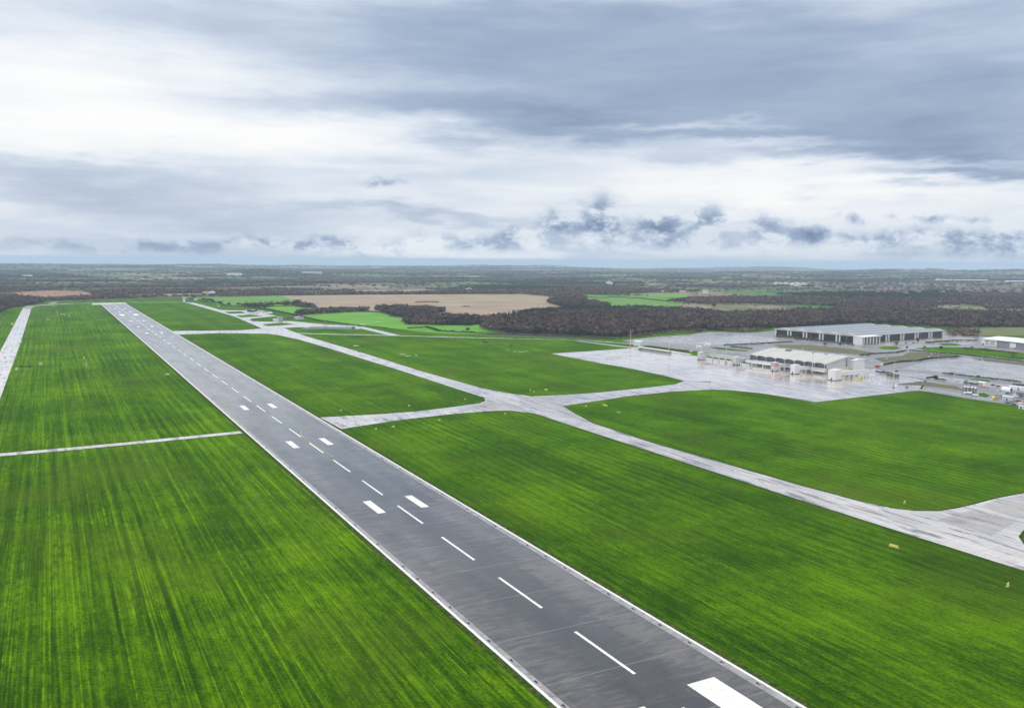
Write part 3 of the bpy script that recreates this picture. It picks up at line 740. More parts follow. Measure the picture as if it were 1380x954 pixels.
# ------------------------------------------------------------------ terminal
RT = YAW + R(6.15)
def terminal():
    o = G(1113, 504.8); L, D_, NB = 104.0, 71.0, 8
    r = empty('terminal_building', o, RT, 'long white airport terminal with a wavy pale roof and glazed front beside the wet apron', 'terminal')
    bay = L / NB
    def rz(x, y):
        base = 11.6 + 5.4 * (1 - abs(x - D_ / 2) / (D_ / 2)); return base + 1.35 * math.sin(math.pi * ((y / bay) % 1.0)) ** .8 * (1 - .25 * abs(x / D_))
    xs = [-3.5, 0, 8, 16, 24, 30, 34, 35.5, 37, 40, 48, 56, 64, 70, 73.5]; ys = [-1.5 + (L + 3) * i / 96 for i in range(97)]
    b = MB(); top = [[(x, y, rz(x, min(max(y, 0), L - 1e-3)) + .3) for y in ys] for x in xs]; bot = [[(x, y, z - .7) for x, y, z in row] for row in top]
    vs = [v for row in top for v in row] + [v for row in bot for v in row]; ny = len(ys); nb = len(xs) * ny; f = []
    for i in range(len(xs) - 1):
        for j in range(ny - 1):
            a = i * ny + j; f.append((a, a + ny, a + ny + 1, a + 1)); f.append((nb + a, nb + a + 1, nb + a + ny + 1, nb + a + ny))
    for i in range(len(xs) - 1):
        for j in (0, ny - 1):
            a = i * ny + j; f.append((a, nb + a, nb + a + ny, a + ny))
    for j in range(ny - 1):
        for i in (0, len(xs) - 1):
            a = i * ny + j; f.append((a, a + 1, nb + a + 1, nb + a))
    b.add(vs, f)
    # gutter ribs down each valley, coloured dark to mimic the roof's shade bands
    rf = b.build('roof', ROOFW, r)
    b = MB()
    for k in range(NB + 1):
        y = min(k * bay, L)
        for x0, x1 in ((-3.5, 35.5), (35.5, 73.5)):
            b.add([(x0, y - .25, rz(x0, 0) + .32), (x1, y - .25, rz(x1, 0) + .32), (x1, y + .25, rz(x1, 0) + .32), (x0, y + .25, rz(x0, 0) + .32),
                   (x0, y - .25, rz(x0, 0) + .46), (x1, y - .25, rz(x1, 0) + .46), (x1, y + .25, rz(x1, 0) + .46), (x0, y + .25, rz(x0, 0) + .46)],
                  [(3, 2, 1, 0), (4, 5, 6, 7), (0, 1, 5, 4), (1, 2, 6, 5), (2, 3, 7, 6), (3, 0, 4, 7)])
    b.build('gutter_shade_strip', CON, rf)
    for bx_ in ((28, 34, 70, 76, 16.6, 18.4), (30, 33, 22, 24, 16.6, 18)): MB().box(*bx_).build('roof_plant', DRK, rf)
    # walls: end gables as prisms, back and low front
    b = MB()
    for y0, y1 in ((0, .5), (L - .5, L)):
        b.add([(x, y, z) for y in (y0, y1) for x, z in ((.6, 0), (D_, 0), (D_, 11.3), (D_ / 2, 16.7), (.6, 11.4))], [(4, 3, 2, 1, 0), (5, 6, 7, 8, 9), (0, 1, 6, 5), (1, 2, 7, 6), (2, 3, 8, 7), (3, 4, 9, 8), (4, 0, 5, 9)])
    b.box(D_ - .4, D_, .5, L - .5, 0, 11.3)
    b.build('gable_wall', GRY, r)
    b = MB().box(.3, .9, .6, L - .6, 0, 3.2); b.build('front_wall', GRN, r)
    for k in range(23): MB().box(.22, .30, 2 + k * 4, 4.6 + k * 4, .9, 2.5).build('ground_window', GLS, r)
    b = MB().box(-3.2, .6, .2, L - 8, 2.6, 6.4); fr = b.build('front_gallery', WHT, r)
    b = MB().box(-3.26, -3.2, 1, L - 9, 5.0, 5.35); b.build('gallery_window', GLS, fr)
    for k in range(NB):
        b = MB(); y0, y1 = k * bay + .3, (k + 1) * bay - .3; n = 8
        prof = [(y0, 6.2), (y1, 6.2)] + [(y1 + (y0 - y1) * i / n, rz(.5, min(L - .01, y1 + (y0 - y1) * i / n)) - .6) for i in range(n + 1)]
        m_ = len(prof); b.add([(x, y, z) for x in (.55, .75) for y, z in prof], [tuple(range(m_ - 1, -1, -1)), tuple(range(m_, 2 * m_))] + [(i, (i + 1) % m_, m_ + (i + 1) % m_, m_ + i) for i in range(m_)])
        wn = b.build('window', GLS, r)
        b = MB()
        for i in range(1, 5): y = y0 + (y1 - y0) * i / 5; b.box(.42, .55, y - .09, y + .09, 6.2, 10.9)
        b.box(.42, .548, y0, y1, 8.4, 8.6); b.build('mullion', GAL, wn)
    for k in range(NB + 1):
        MB().tube((-2.6, min(max(k * bay, .4), L - .4), 0), (-2.6, min(max(k * bay, .4), L - .4), 11.3), .22).build('column', WHT, r)
    b = MB(); b.box(38, 58, -7, -.02, 0, 13.2); b.prism([(37.5, 13.2), (58.5, 13.2), (58.5, 13.7), (48, 14.5), (37.5, 13.7)], -7.4, .3); b.build('stair_block', WHT, r)
    b = MB().box(34.6, 35.4, -.35, -.02, 0, 16.2); b.build('downpipe', DRK, r)
    b = MB().box(60, 66, -.4, -.02, 0, 4); b.build('shutter_door', GAL, r)
    for k in range(5): MB().box(6 + k * 5.5, 8.4 + k * 5.5, -.08, -.02, 1.0, 2.6).build('end_window', GLS, r)
    b = MB().box(2, 34, -4, -.02, 4.0, 6.6); b.build('side_gallery', CRM, r)


terminal()
TO = G(1113, 504.8)
def TL(x, y):
    c, s_ = math.cos(RT), math.sin(RT); return (TO[0] + x * c - y * s_, TO[1] + x * s_ + y * c, 0)


def tower(x, y, label, col=GRY, top=WHT, pink=False, w=7.0, d=5.0, h=9.6):
    r = empty('stair_tower', TL(x, y), RT, label, 'stair tower', 'stair towers along the apron')
    MB().box(-w / 2, w / 2, -d / 2, d / 2, .7, h).build('shaft', col, r)
    MB().box(-w / 2 - .15, w / 2 + .15, -d / 2 - .15, d / 2 + .15, 0, .7).build('base', DRK, r)
    MB().box(-w / 2 - .1, w / 2 + .1, -d / 2 - .1, d / 2 + .1, h, h + .3).build('cap', top, r)
    MB().box(-w / 2 - .06, -w / 2, -.6, .6, .7, 2.8).build('door', DRK, r)
    if pink: MB().box(-w / 2 - .08, -w / 2, -d / 2, d / 2, h - 4.2, h - .3).build('sign_panel', PNK, r); MB().box(-w / 2 + .4, w / 2 - .4, -d / 2 - .08, -d / 2, h - 4.2, h - .3).build('sign_panel', PNK, r)
    return r


tower(-14, 167, 'pale grey stair tower farthest out along the white raised walkway', GRY)
tower(-18, 108, 'pale grey stair tower just off the left end of the terminal', GRY)
tower(-24.5, 47.7, 'grey stair tower with a faded pink panel near its top', GRY, pink=True)
tower(-25, 20.5, 'plain cream white stair tower before the middle of the glazed front', WHT, WHT, w=8, d=6, h=10)
tower(-30.5, -32.5, 'biggest cream white stair tower at the near corner of the terminal', WHT, WHT, w=10.5, d=8.5, h=10.6)


def walkway(name, label, segs, legs):
    r = empty(name, TL(*segs[0][0]), RT, label, 'walkway')
    ox, oy = segs[0][0]
    for (x0, y0), (x1, y1), wd in segs:
        x0 -= ox; x1 -= ox; y0 -= oy; y1 -= oy
        a, b_ = (min(x0, x1), max(x0, x1)), (min(y0, y1), max(y0, y1))
        if a[1] - a[0] > b_[1] - b_[0]: bx = (a[0], a[1], y0 - wd / 2, y0 + wd / 2)
        else: bx = (x0 - wd / 2, x0 + wd / 2, b_[0], b_[1])
        q = MB().box(*bx, 4.1, 7.0).build('deck', WHT, r)
        MB().box(bx[0] - .04, bx[1] + .04, bx[2] - .04, bx[3] + .04, 5.5, 6.0).build('window_band', GLS, q) if wd < 3.5 else None
        MB().box(bx[0] - .2, bx[1] + .2, bx[2] - .2, bx[3] + .2, 7.0, 7.25).build('roof', ROOFW, q)
    for x, y in legs:
        x -= ox; y -= oy; MB().box(x - .9, x + .9, y - .35, y + .35, 0, 4.1).build('leg', WHT, r)


walkway('covered_walkway', 'long white raised walkway on legs running out from the left end of the terminal', [((-1, 169), (-1, 105), 3.2), ((-10.4, 167), (-2.7, 167), 3.0), ((-14.4, 108), (-2.7, 108), 3.0)],
        [(-1, 160), (-1, 150), (-1, 140), (-1, 130), (-1, 120), (-6, 167), (-9, 108)])
walkway('covered_walkway', 'white raised walkway before the left half of the terminal, ending at the pink panelled tower', [((-20.9, 48), (-3.3, 48), 3.0), ((-12, 50), (-12, 98), 3.6)], [(-16, 48), (-8, 48), (-12, 60), (-12, 74), (-12, 90)])
walkway('covered_walkway', 'white raised walkway to the plain tower before the glazed front', [((-20.8, 20), (-3.3, 20), 4.4)], [(-15, 20), (-7, 20)])
walkway('covered_walkway', 'wide cream walkway bent round the near corner of the terminal', [((-25.1, -31), (29, -31), 5.2), ((4, -28.3), (4, -4.1), 4.4)], [(-4, -31), (12, -31), (27, -31), (4, -14)])

# ------------------------------------------------------------------ big warehouse
RWH = YAW + R(4.25)
def warehouse():
    o = G(1153.5, 463); L, D_, h = 152.5, 222.0, 11.2; nb = 5
    r = empty('warehouse', o, RWH, 'huge low warehouse with dark blue bays, white frames and a long striped roof', 'warehouse')
    MB().box(.4, D_ - .4, .4, L - .4, 0, h).build('wall', DRK, r)
    bay = L / nb; prof = []
    b = MB(); n = 10
    pts = [(k * bay + bay * i / n, h + .1 + 2.2 * math.sin(math.pi * i / n)) for k in range(nb) for i in range(n)] + [(L, h + .1)]
    b.add([(x, y, z) for x in (-2.0, D_ + 2.0) for y, z in pts], [(i, i + 1, len(pts) + i + 1, len(pts) + i) for i in range(len(pts) - 1)])
    b.add([(x, y, z) for x in (-2.0, -1.2) for y, z in [(-1.5, h - 1.0), (L + 1.5, h - 1.0)] + [(L + 1.5, h + .1)] + pts[::-1] + [(-1.5, h + .1)]],
          [tuple(range(len(pts) + 3, -1, -1)) if 0 else tuple(range(len(pts) + 4)), tuple(range(len(pts) + 4, 2 * (len(pts) + 4)))])
    b.box(-1.2, D_ + 2.0, -2.0, -.9, h - 1.0, h + .5); b.box(-1.2, D_ + 2.0, L + .9, L + 2, h - 1.0, h + .5); b.box(D_ + 1, D_ + 2, -.9, L + .9, h - 1, h + .5)
    rf = b.build('roof', ROOFW, r)
    b = MB()
    for k in range(nb):
        for fr in (.10, .56):
            ys = [k * bay + bay * (fr + .34 * i / 4) for i in range(5)]
            zz = [h + .16 + 2.2 * math.sin(math.pi * (fr + .34 * i / 4)) for i in range(5)]
            b.add([(x, y, z) for x in (4, D_ - 4) for y, z in zip(ys, zz)], [(i, i + 1, 6 + i, 5 + i) for i in range(4)])
    b.build('rooflight_strip', SKL, rf)
    for k in range(nb + 1):
        for s_ in ((-1,), (1,), (-1, 1))[0 if k == nb else 1 if k == 0 else 2]:
            y = k * bay + s_ * 2.9; MB().box(-1.7, .37, y - 1.0, y + 1.0, 0, h - 1.02).build('wall_frame', WHT, r)
    nb2 = 6; bx = D_ / nb2
    for k in range(nb2 + 1):
        for s_ in ((-1,), (1,), (-1, 1))[0 if k == nb2 else 1 if k == 0 else 2]:
            x = k * bx + s_ * 3.2; MB().box(x - 1.0, x + 1.0, -1.7, .37, 0, h - 1.02).build('wall_frame', WHT, r)
    # entrance block at the near corner
    MB().box(-8, 33, -16, -2.05, 0, 10.6).build('entrance_block', DRK, r)
    e = MB().box(-9, -8.02, -17.2, -2.05, 0, 10.9); e.box(-9.3, 36.5, -18.5, -2.06, 10.92, 11.5); e.build('entrance_canopy', WHT, r)
    for k in range(6): MB().box(-6 + k * 7.4, -4 + k * 7.4, -17.2, -16.02, 0, 10.88).build('entrance_column', WHT, r)
    for k in range(5): MB().box(-3.4 + k * 7.4, .7 + k * 7.4, -16.1, -16.01, 1, 9.5).build('entrance_window', GLS, r)


warehouse()
RUN = YAW - R(9.4)
def unit():
    r = empty('industrial_unit', G(1343, 467), RUN, 'small grey and white industrial unit with a white roof at the right edge', 'industrial unit')
    MB().box(0, 62, -88, 0, 0, 9).build('wall', mat('mid_grey_cladding', (.22, .24, .28), .4), r); MB().box(-.4, 62, .01, 26, 0, 8.8).build('office_wall', WHT, r)
    b = MB(); b.prism([(-1.5, 9.02), (63.5, 9.02), (63.5, 9.5), (31, 12), (-1.5, 9.5)], -89, 27); b.build('roof', mat('bright_white_roof', (.80, .80, .80), .35, var=.04), r)
    for z in (2.0, 5.2):
        for y0, y1 in ((3, 11), (12.5, 20)): MB().box(-.5, -.42, y0, y1, z, z + 1.5).build('window', GLS, r)
    MB().box(-.15, -.02, -32, -22, 0, 7.4).build('roller_door', WHT, r); MB().box(-.2, -.02, -56, -50, 0, 8.6).build('downpipe_panel', WHT, r)
    MB().box(-.6, -.42, 22, 24.4, 0, 2.6).build('door', DRK, r)


unit()


# ------------------------------------------------------------------ lamp masts
def mast(px, py, top, label, apron=True):
    h = (py - top) * math.hypot(*G(px, py)) / F * .985
    r = empty('light_mast', G(px, py), YAW, label, 'light mast', 'tall light masts round the apron')
    MB().tube((0, 0, 0), (0, 0, h), .42, .20, 10).build('pole', MAS, r); MB().box(-1, 1, -1, 1, 0, .9).build('base', CON, r)
    q = MB().box(-1.9, 1.9, -.25, .25, h, h + .35).build('lamp_frame', SLT, r)
    for k in range(4): MB().box(-1.7 + k * .95, -1.0 + k * .95, -.7, -.28, h - .35, h + .25).build('floodlight', GAL, q)
    for z0, z1 in ((.9, 3.2),): MB().tube((0, 0, z0), (0, 0, z1), .46, .45, 10).build('warning_band', ORG, r)


mast(849.5, 469.5, 447, 'tall pale mast at the left tip end of the apron by the white box building')
mast(901.5, 478.3, 454, 'tall pale mast beside the long low canopy')
mast(978.6, 490, 463.5, 'tall pale mast between the two outermost grey stair towers')
mast(1094, 506.7, 476, 'tall pale mast right in front of the terminal front')
mast(1204, 523, 489, 'tall pale mast standing alone near the right tip of the apron')

lamp0 = None
def lamp(px, py, label, h=10.5):
    global lamp0
    if lamp0 is None:
        r = empty('street_lamp', G(px, py), YAW, label, 'street lamp', 'lamp posts in the car parks'); lamp0 = r
        MB().tube((0, 0, .8), (0, 0, h), .16, .09, 6).build('pole', GAL, r); MB().box(-.7, .7, -.7, .7, 0, 1.1).build('base', WHT, r)
        MB().box(-1.5, 1.5, -.16, .16, h, h + .18).build('lamp_head', WHT, r); return r
    return dup(lamp0, G(px, py), YAW, label)


LP = [(1091, 460.6, 'lamp post before the second dark bay of the warehouse front'), (1140.5, 465.4, 'lamp post before the last dark bay left of the entrance block'), (1082, 470, 'lamp post just behind the terminal roof'),
      (1195, 484, 'lamp post between the two scalloped hedges, left one'), (1255.5, 478, 'lamp post at the left end of the rough green plot'), (1264.5, 486, 'lamp post by the far end of the scalloped hedge'),
      (1263.5, 491.5, 'lamp post on the wide wet car park below the scalloped hedge'), (1324, 486.5, 'lamp post at the lower edge of the rough green plot'), (1342.3, 493, 'lamp post on the brown gravel strip at right'),
      (1340.5, 503.5, 'lamp post on the wide wet car park near the right edge'), (1006, 450, 'lamp post at the back of the left car park'), (1024, 455, 'lamp post in the left car park near the warehouse'),
      (1014, 460.5, 'lamp post in the left car park by the long black hedge'), (1033, 464, 'lamp post in front of the long black hedge'), (1178, 462, 'lamp post at the corner of the warehouse entrance'),
      (1302, 457, 'lamp post on the brown yard beyond the warehouse'), (1244.5, 505, 'lamp post on the verge left of the square hedge'), (1229, 516, 'lamp post by the fence near the lone mast'),
      (1281.5, 505, 'lamp post behind the dark clipped hedge'), (1168, 470, 'lamp post on the road below the warehouse entrance'), (932, 463, 'lamp post in the left car park above the walkway'), (1240, 458, 'lamp post before the right warehouse bays')]
for a in LP: lamp(*a)


# ------------------------------------------------------------------ hedges, single trees, bushes
def hedge(pts, wd, h, label, m=None, name='hedge', scallop=0.0, world=None, group=None):
    P = world or [G(*p) for p in pts]; X_ = []; Y_ = []; Rr = []; Hh = []
    tot = 0
    for a, b_ in zip(P[:-1], P[1:]):
        L = math.hypot(b_[0] - a[0], b_[1] - a[1]); n = max(2, int(L / (wd * .42)))
        for i in range(n):
            f = i / n; u = tot + L * f; off = scallop * abs(math.sin(u / 24)) * 1.0; nx, ny = -(b_[1] - a[1]) / L, (b_[0] - a[0]) / L
            X_.append(a[0] + (b_[0] - a[0]) * f + nx * off + random.gauss(0, wd * .08)); Y_.append(a[1] + (b_[1] - a[1]) * f + ny * off + random.gauss(0, wd * .08)); Rr.append(wd * .55 * random.uniform(.8, 1.2)); Hh.append(h * random.uniform(.8, 1.2))
        tot += L
    X_, Y_, Rr, Hh = map(np.array, (X_, Y_, Rr, Hh))
    o = scatter_mass(name, X_, Y_, T(X_, Y_), Rr, Hh, TPS, m or MHEDGE, kind='thing', base=-.1)
    return tag(o, label, 'hedge', group)


hedge([(257, 401.7), (280, 407), (296, 409)], 3, 2.2, 'thin far hedge climbing towards the white tower')
hedge([(296, 409.3), (303, 412.4), (330, 413.8), (355, 416.3), (378, 421), (401, 425.7)], 5, 3.6, 'dark gappy hedge along the boundary behind the old dispersal pads')
hedge([(404, 426.3), (428.5, 432), (440, 433.8), (471, 437.7)], 3.5, 2.6, 'low dark hedge behind the long grey barrier')
hedge([(471, 437.7), (523, 442.3)], 2.5, 1.6, 'faint low hedge on the bright green slope')
hedge([(549.7, 443), (571, 442)], 5, 3.6, 'short dark hedge left of the bent hedge')
hedge([(573.7, 441.2), (592.4, 447), (640, 449.2)], 6, 3.8, 'bent dark hedge in front of the pine wood')
hedge([(640, 449.4), (680, 450)], 5, 3.0, 'low brown hedge at the left foot of the big wood', MBUSH)
hedge([(680, 450.5), (760, 454), (835, 457.5)], 4, 2.0, 'low brown scrubby hedge under the front edge of the big wood', MBUSH)
hedge([(160, 401.2), (240, 400.4), (330, 397.6), (380, 398)], 5, 3.2, 'dark hedge closing the airfield behind the far runway end')
hedge([(36, 405), (90, 404.3), (160, 401.4)], 8, 5, 'dark hedge in front of the red quarry ground')
hedge([(0, 421.5), (10, 416), (32, 412.4), (55, 407)], 4, 2.2, 'dark hedge at the far left corner of the airfield')
hedge([(380, 398.4), (500, 397), (640, 396.3), (698, 396.4)], 8, 4.5, 'long dark hedge behind the tan stubble field')
hedge([(740, 398.4), (790, 401), (820, 402)], 7, 4, 'hedge between the stubble and the green fields')
hedge([(820, 400.7), (862, 402.5), (900, 406.5)], 7, 4, 'hedge crossing the green fields beyond the wood')
hedge([(560, 408.2), (575, 407.6), (592, 408.2)], 9, 4.5, 'small dark thicket in the tan stubble field')
hedge([(624, 413.8), (634, 413.8)], 6, 4, 'tiny dark thicket at the right of the stubble field')
hedge([(324, 413.4), (370, 412.7), (395, 412.3)], 3, 2, 'thin hedge between the two green fields')
hedge([(976, 466), (1020, 464), (1050, 462.2), (1068.7, 461)], 4, 2.6, 'long black hedge across the left car park')
hedge([(985, 468), (1014, 470.6)], 4, 2.4, 'short black hedge behind the tip of the terminal roof')
hedge([(1160, 479.6), (1190, 477.6), (1226.4, 473.8)], 3.2, 2.2, 'upper scalloped black hedge left of the green plot', scallop=6.0)
hedge([(1191, 492.2), (1230, 487.6), (1262, 484), (1297, 481.2)], 3.2, 2.2, 'lower scalloped black hedge across the car park', scallop=6.0)
hedge([(1226, 472.5), (1258, 476), (1300, 479), (1340, 484), (1385, 488.5)], 4, 2.4, 'dark hedge along the lower edge of the rough green plot')
hedge([(1272, 504.8), (1286, 505.6)], 4.5, 2.8, 'square black hedge block at the head of the clipped row')
hedge([(1289, 506), (1320, 509.4), (1350, 512.6), (1376, 515.6)], 3.4, 2.2, 'long clipped black hedge below the wide wet car park')
hedge([(1249, 510.5), (1262, 508.5), (1260, 511), (1274.8, 513.4)], 3.2, 2.4, 'square cornered black hedge on the verge')
hedge([(1299.7, 517.2), (1310, 518.6), (1320, 520)], 3.0, 2.4, 'short dark hedge above the silver silos')
hedge([(1366, 519.2), (1385, 521.2)], 3.0, 2.2, 'short dark hedge behind the long white cabin')
hedge([(1248, 462.4), (1285, 459.6), (1318, 459.3)], 4, 2.6, 'dark hedge between the brown yard and the ring road')
hedge([(1070, 457), (1085, 458.6), (1100, 459.6), (1152, 465.6)], 4, 2.6, 'brown hedge under the warehouse front', MBUSH)
hedge([(1300, 470.5), (1330, 472), (1370, 477)], 5, 3, 'dark brambles on the rough green plot', MBUSH)
hedge([(866, 466.6), (900, 470.5), (928, 474.5)], 3, 2, 'brown hedge behind the long low canopy', MBUSH)
hedge([(1182, 502.8), (1200, 504.5), (1203, 506)], 4.5, 3.4, 'dark evergreen hedge just right of the terminal')


def tree(px, py, h, rad, label, m=MTWIG, tpl=0, name='bare_tree', group=None, xy=None, trunk=True, cat='tree'):
    x, y = xy or G(px, py); r = empty(name, (x, y, float(T(x, y))), random.uniform(0, 6.28), label, cat, group)
    src = PINE if tpl == 'pine' else TPL; V, Fc = src[random.randrange(len(src))]
    hz = h / 2 if tpl == 'pine' else h * .40; z0 = h / 2 + .6 if tpl == 'pine' else h * .58
    rawmesh('crown', V * [rad, rad, hz] + [0, 0, z0], Fc, m, r)
    if trunk:
        b = MB().tube((0, 0, -.3), (0, 0, h * .45), .045 * h * .5 + .1, .05 * h * .4, 6)
        for k in range(5):
            a = k * 1.26 + random.random(); b.tube((0, 0, h * .3), (rad * .6 * math.cos(a), rad * .6 * math.sin(a), h * random.uniform(.55, .8)), .10 + .01 * h, .04, 4)
        b.build('trunk', MTRUNK, r)
    return r


tree(655, 464, 7, 7.5, 'large olive bush alone in the middle green field', MBUSH, name='bush', trunk=False, cat='bush')
tree(688, 467.5, 4, 4.4, 'small dark bush right of the larger lone bush', MBUSH, name='bush', trunk=False, cat='bush')
tree(630.5, 447.5, 10, 5, 'small bare tree standing by the white patch before the pine wood')
tree(387, 411.5, 15, 9, 'round dark tree alone on the edge of the green field')
tree(330, 413.6, 7, 4, 'small dark tree in the boundary hedge')
tree(773, 404.5, 22, 15, 'large rust brown tree behind the little wood', MBUSH)
tree(727, 449.0, 12, 6, 'yellowish tree at the front of the big wood', MBUSH)
for px, py, h_, lb in [(954, 413, 13, 'round bare tree left in the dull field beyond the wood'), (962, 415, 14, 'round bare tree right in the dull field beyond the wood'), (1208, 466, 7, 'small shrub before the warehouse entrance'),
                       (1236, 461, 7, 'small bare tree on the brown yard'), (1268, 471, 6, 'bush on the rough green plot near its left end'), (1302, 448.8, 9, 'leafless tree in the scrub right of the warehouse'), (1312, 449.5, 9, 'leafless tree in the scrub behind the industrial unit'),
                       (1310, 470, 4, 'dark bush in the middle of the rough green plot'), (1364, 481, 5, 'dark round bush low on the rough green plot')]:
    tree(px, py, h_, h_ * .55, lb)
for px, py, h_, lb in [(1284, 505.4, 3.2, 'small shrub at the left end of the clipped hedge'), (1318, 509.2, 3.2, 'small shrub poking above the clipped hedge'), (1222, 470.6, 5, 'shrub where the roads meet left of the green plot'), (1246, 470, 5, 'shrub at the upper edge of the green plot'),
                       (1290, 461.5, 5, 'small tree beside the green oval island'), (1276, 462.2, 5, 'small bare tree left of the oval island tree'), (1330, 474, 4, 'lone bramble on the green plot below the unit'), (1112, 466, 5, 'small bare tree below the middle of the warehouse front'), (1132, 466.5, 5, 'small bare tree below the warehouse front near the entrance'),
                       (1062, 457, 6, 'yellowish tree at the left corner of the warehouse'), (1075, 458.5, 6, 'bare tree before the first warehouse bays')]:
    tree(px, py, h_, h_ * .5, lb, m=MBUSH if 'yellow' in lb else MTWIG)
# individual trees of the wood's front edge
FE = [(650, 443), (664.5, 447.2), (700, 449.4), (727, 450.6), (798, 453.6), (835, 455.5)]
k = 0
for a, b_ in zip(FE[:-1], FE[1:]):
    A, B_ = G(*a), G(*b_); L = math.hypot(B_[0] - A[0], B_[1] - A[1]); n = int(L / 10)
    for i in range(n):
        f = (i + random.random() * .5) / n; rr_ = random.uniform(6, 8.5); hh_ = random.uniform(11, 15.5); x = A[0] + (B_[0] - A[0]) * f; y = A[1] + (B_[1] - A[1]) * f + random.uniform(0, 9)
        tree(0, 0, hh_, rr_, 'round bare tree of the front row of the big brown wood', xy=(x, y), group='trees along the front edge of the big wood', trunk=(i % 2 == 0), m=MTWIG if random.random() < .8 else MBUSH); k += 1
for i in range(26):
    f = i / 25; x, y = G(590 + 46 * f, 437.8 + .9 * f); tree(0, 0, random.uniform(11, 14), 3.8, 'dark pine of the row before the stubble field', MPINE, 'pine', 'pine_tree', 'pines of the dark row', xy=(x, y + random.uniform(-4, 4)), trunk=False)
for i in range(14):
    f = i / 13; x, y = G(1018 + 55 * f, 421.2 + .4 * f); tree(0, 0, random.uniform(8, 13), 4, 'dark fir on the skyline of the big wood', MPINE, 'pine', 'fir_tree', 'dark firs along the back of the wood', xy=(x, y + random.uniform(-9, 9)), trunk=False)

# ------------------------------------------------------------------ airfield furniture
def taxi_sign(px, py, wd, label, m=YSG, h=.85):
    wd *= .85
    r = empty('airfield_sign', G(px, py), YAW + R(100) if wd > 3 else YAW + R(20), label, 'sign', 'yellow signs beside the taxiways')
    MB().box(-wd / 2, wd / 2, -.15, .15, .35, .35 + h).build('panel', m, r); b = MB()
    for x in np.linspace(-wd / 2 + .3, wd / 2 - .3, 3): b.box(x - .05, x + .05, -.05, .05, -.1, .35)
    b.box(-wd / 2 + .2, wd / 2 - .2, -.04, .04, .28, .36); b.build('leg_frame', SLT, r); MB().box(-wd / 2 - .4, wd / 2 + .4, -.5, .5, 0, .12).build('plinth', CON, r)


for a in [(715, 526.5, 1.8, 'small yellow sign at the upper left of the junction, left one of two'), (719.5, 528.6, 1.8, 'small yellow sign at the upper left of the junction, lower one of two'), (736, 526, 4.6, 'wide yellow sign above the taxiway junction'),
          (789.6, 548, 1.8, 'small yellow sign inside the apron corner grass, left of the wide one'), (815.5, 547, 6, 'wide yellow sign on the grass below the apron link'), (681, 558.2, 1.6, 'small greenish yellow sign under the junction'),
          (459.8, 553.8, 1.5, 'small yellow sign above the link by the runway edge'), (551.4, 547.5, 1.9, 'small yellow sign above the middle of the link'), (627, 538.8, 1.6, 'small yellow sign in the corner left of the junction'),
          (592, 567, 2.6, 'yellow sign below the middle of the link'), (530, 575.8, 3.0, 'yellow sign below the link nearer the runway'), (506.7, 578.8, 1.6, 'small yellow green sign below the link closest to the runway'),
          (1219, 678, 2.2, 'yellow sign in the grass above the taxiway bend at right'), (1204.6, 737.4, 4.4, 'wide pale yellow sign alone in the right foreground grass'), (1358, 789.6, 2.6, 'yellow green sign nearest the right edge of the grass')]:
    taxi_sign(*a)
taxi_sign(697, 561.5, 1.8, 'small red sign under the taxiway junction', REDP)

# runway edge lights, inset along both pale edge strips
b0 = empty('runway_light', RW(-27.9, 55), YAW, 'dark round light in the pale strip along the left edge of the runway', 'runway light', 'lights along the left runway edge')
b0.location.z = .16
MB().tube((0, 0, 0), (0, 0, .12), .42, .36, 10).build('base', BLK, b0); MB().tube((0, 0, .12), (0, 0, .32), .16, .10, 8).build('lens', GLS, b0)
MB().box(-.25, .25, -1.3, -.42, 0, .03).build('cover_plate', BLK, b0)
s = 70
while s < 900:
    for tt_ in (-27.9, 27.7):
        p = RW(tt_, s); q = dup(b0, (p[0], p[1], .16), YAW, 'dark round light in the pale strip along the %s edge of the runway' % ('left' if tt_ < 0 else 'right'), 'lights along the %s runway edge' % ('left' if tt_ < 0 else 'right'))
    s += 30 if s > 300 else 15


def small_box(name, px, py, sx, sy, sz, label, cat, m=CRM, rz=None, roof=None, door=True):
    r = empty(name, G(px, py), YAW if rz is None else rz, label, cat)
    MB().box(-sx / 2, sx / 2, -sy / 2, sy / 2, 0, sz).build('wall', m, r)
    MB().prism([(-sx / 2 - .2, sz), (sx / 2 + .2, sz), (sx / 2 + .2, sz + .12), (0, sz + .12 + sx * .08), (-sx / 2 - .2, sz + .12)], -sy / 2 - .2, sy / 2 + .2).build('roof', roof or m, r)
    if door: MB().box(-sx / 2 - .05, -sx / 2, -.5, .5, 0, min(2.1, sz * .85)).build('door', DRK, r)
    return r


small_box('equipment_hut', 65, 431.4, 3.5, 3, 2.8, 'small cream hut in the far left green strip', 'hut')
small_box('equipment_hut', 55, 492.2, 3, 2.6, 2.6, 'cream hut beside the dark low aerial in the left grass', 'hut')
small_box('equipment_hut', 16.5, 438, 3, 3, 3.4, 'small yellow box left of the western strip', 'hut', YSG)
small_box('equipment_hut', 22.5, 498.5, 2.2, 2, 1.6, 'tiny white box by the edge of the western strip', 'hut', WHT)
small_box('equipment_hut', 28, 462, 2.6, 4.5, 1.4, 'low white box at the right side of the western strip', 'hut', WHT)
small_box('equipment_hut', 225.6, 505, 3.4, 1.4, .8, 'low white plate in the grass left of the runway', 'hut', WHT, door=False)
small_box('equipment_hut', 264, 404.8, 9, 7, 4, 'white shed right of the white tower', 'shed', WHT)
small_box('equipment_hut', 257, 405.4, 5, 5, 4, 'small dark shed just right of the white tower', 'shed', SLT)
small_box('equipment_hut', 294.5, 413.4, 4, 3, 2.6, 'tiny white hut on the green strip beside the taxiway', 'hut', WHT)


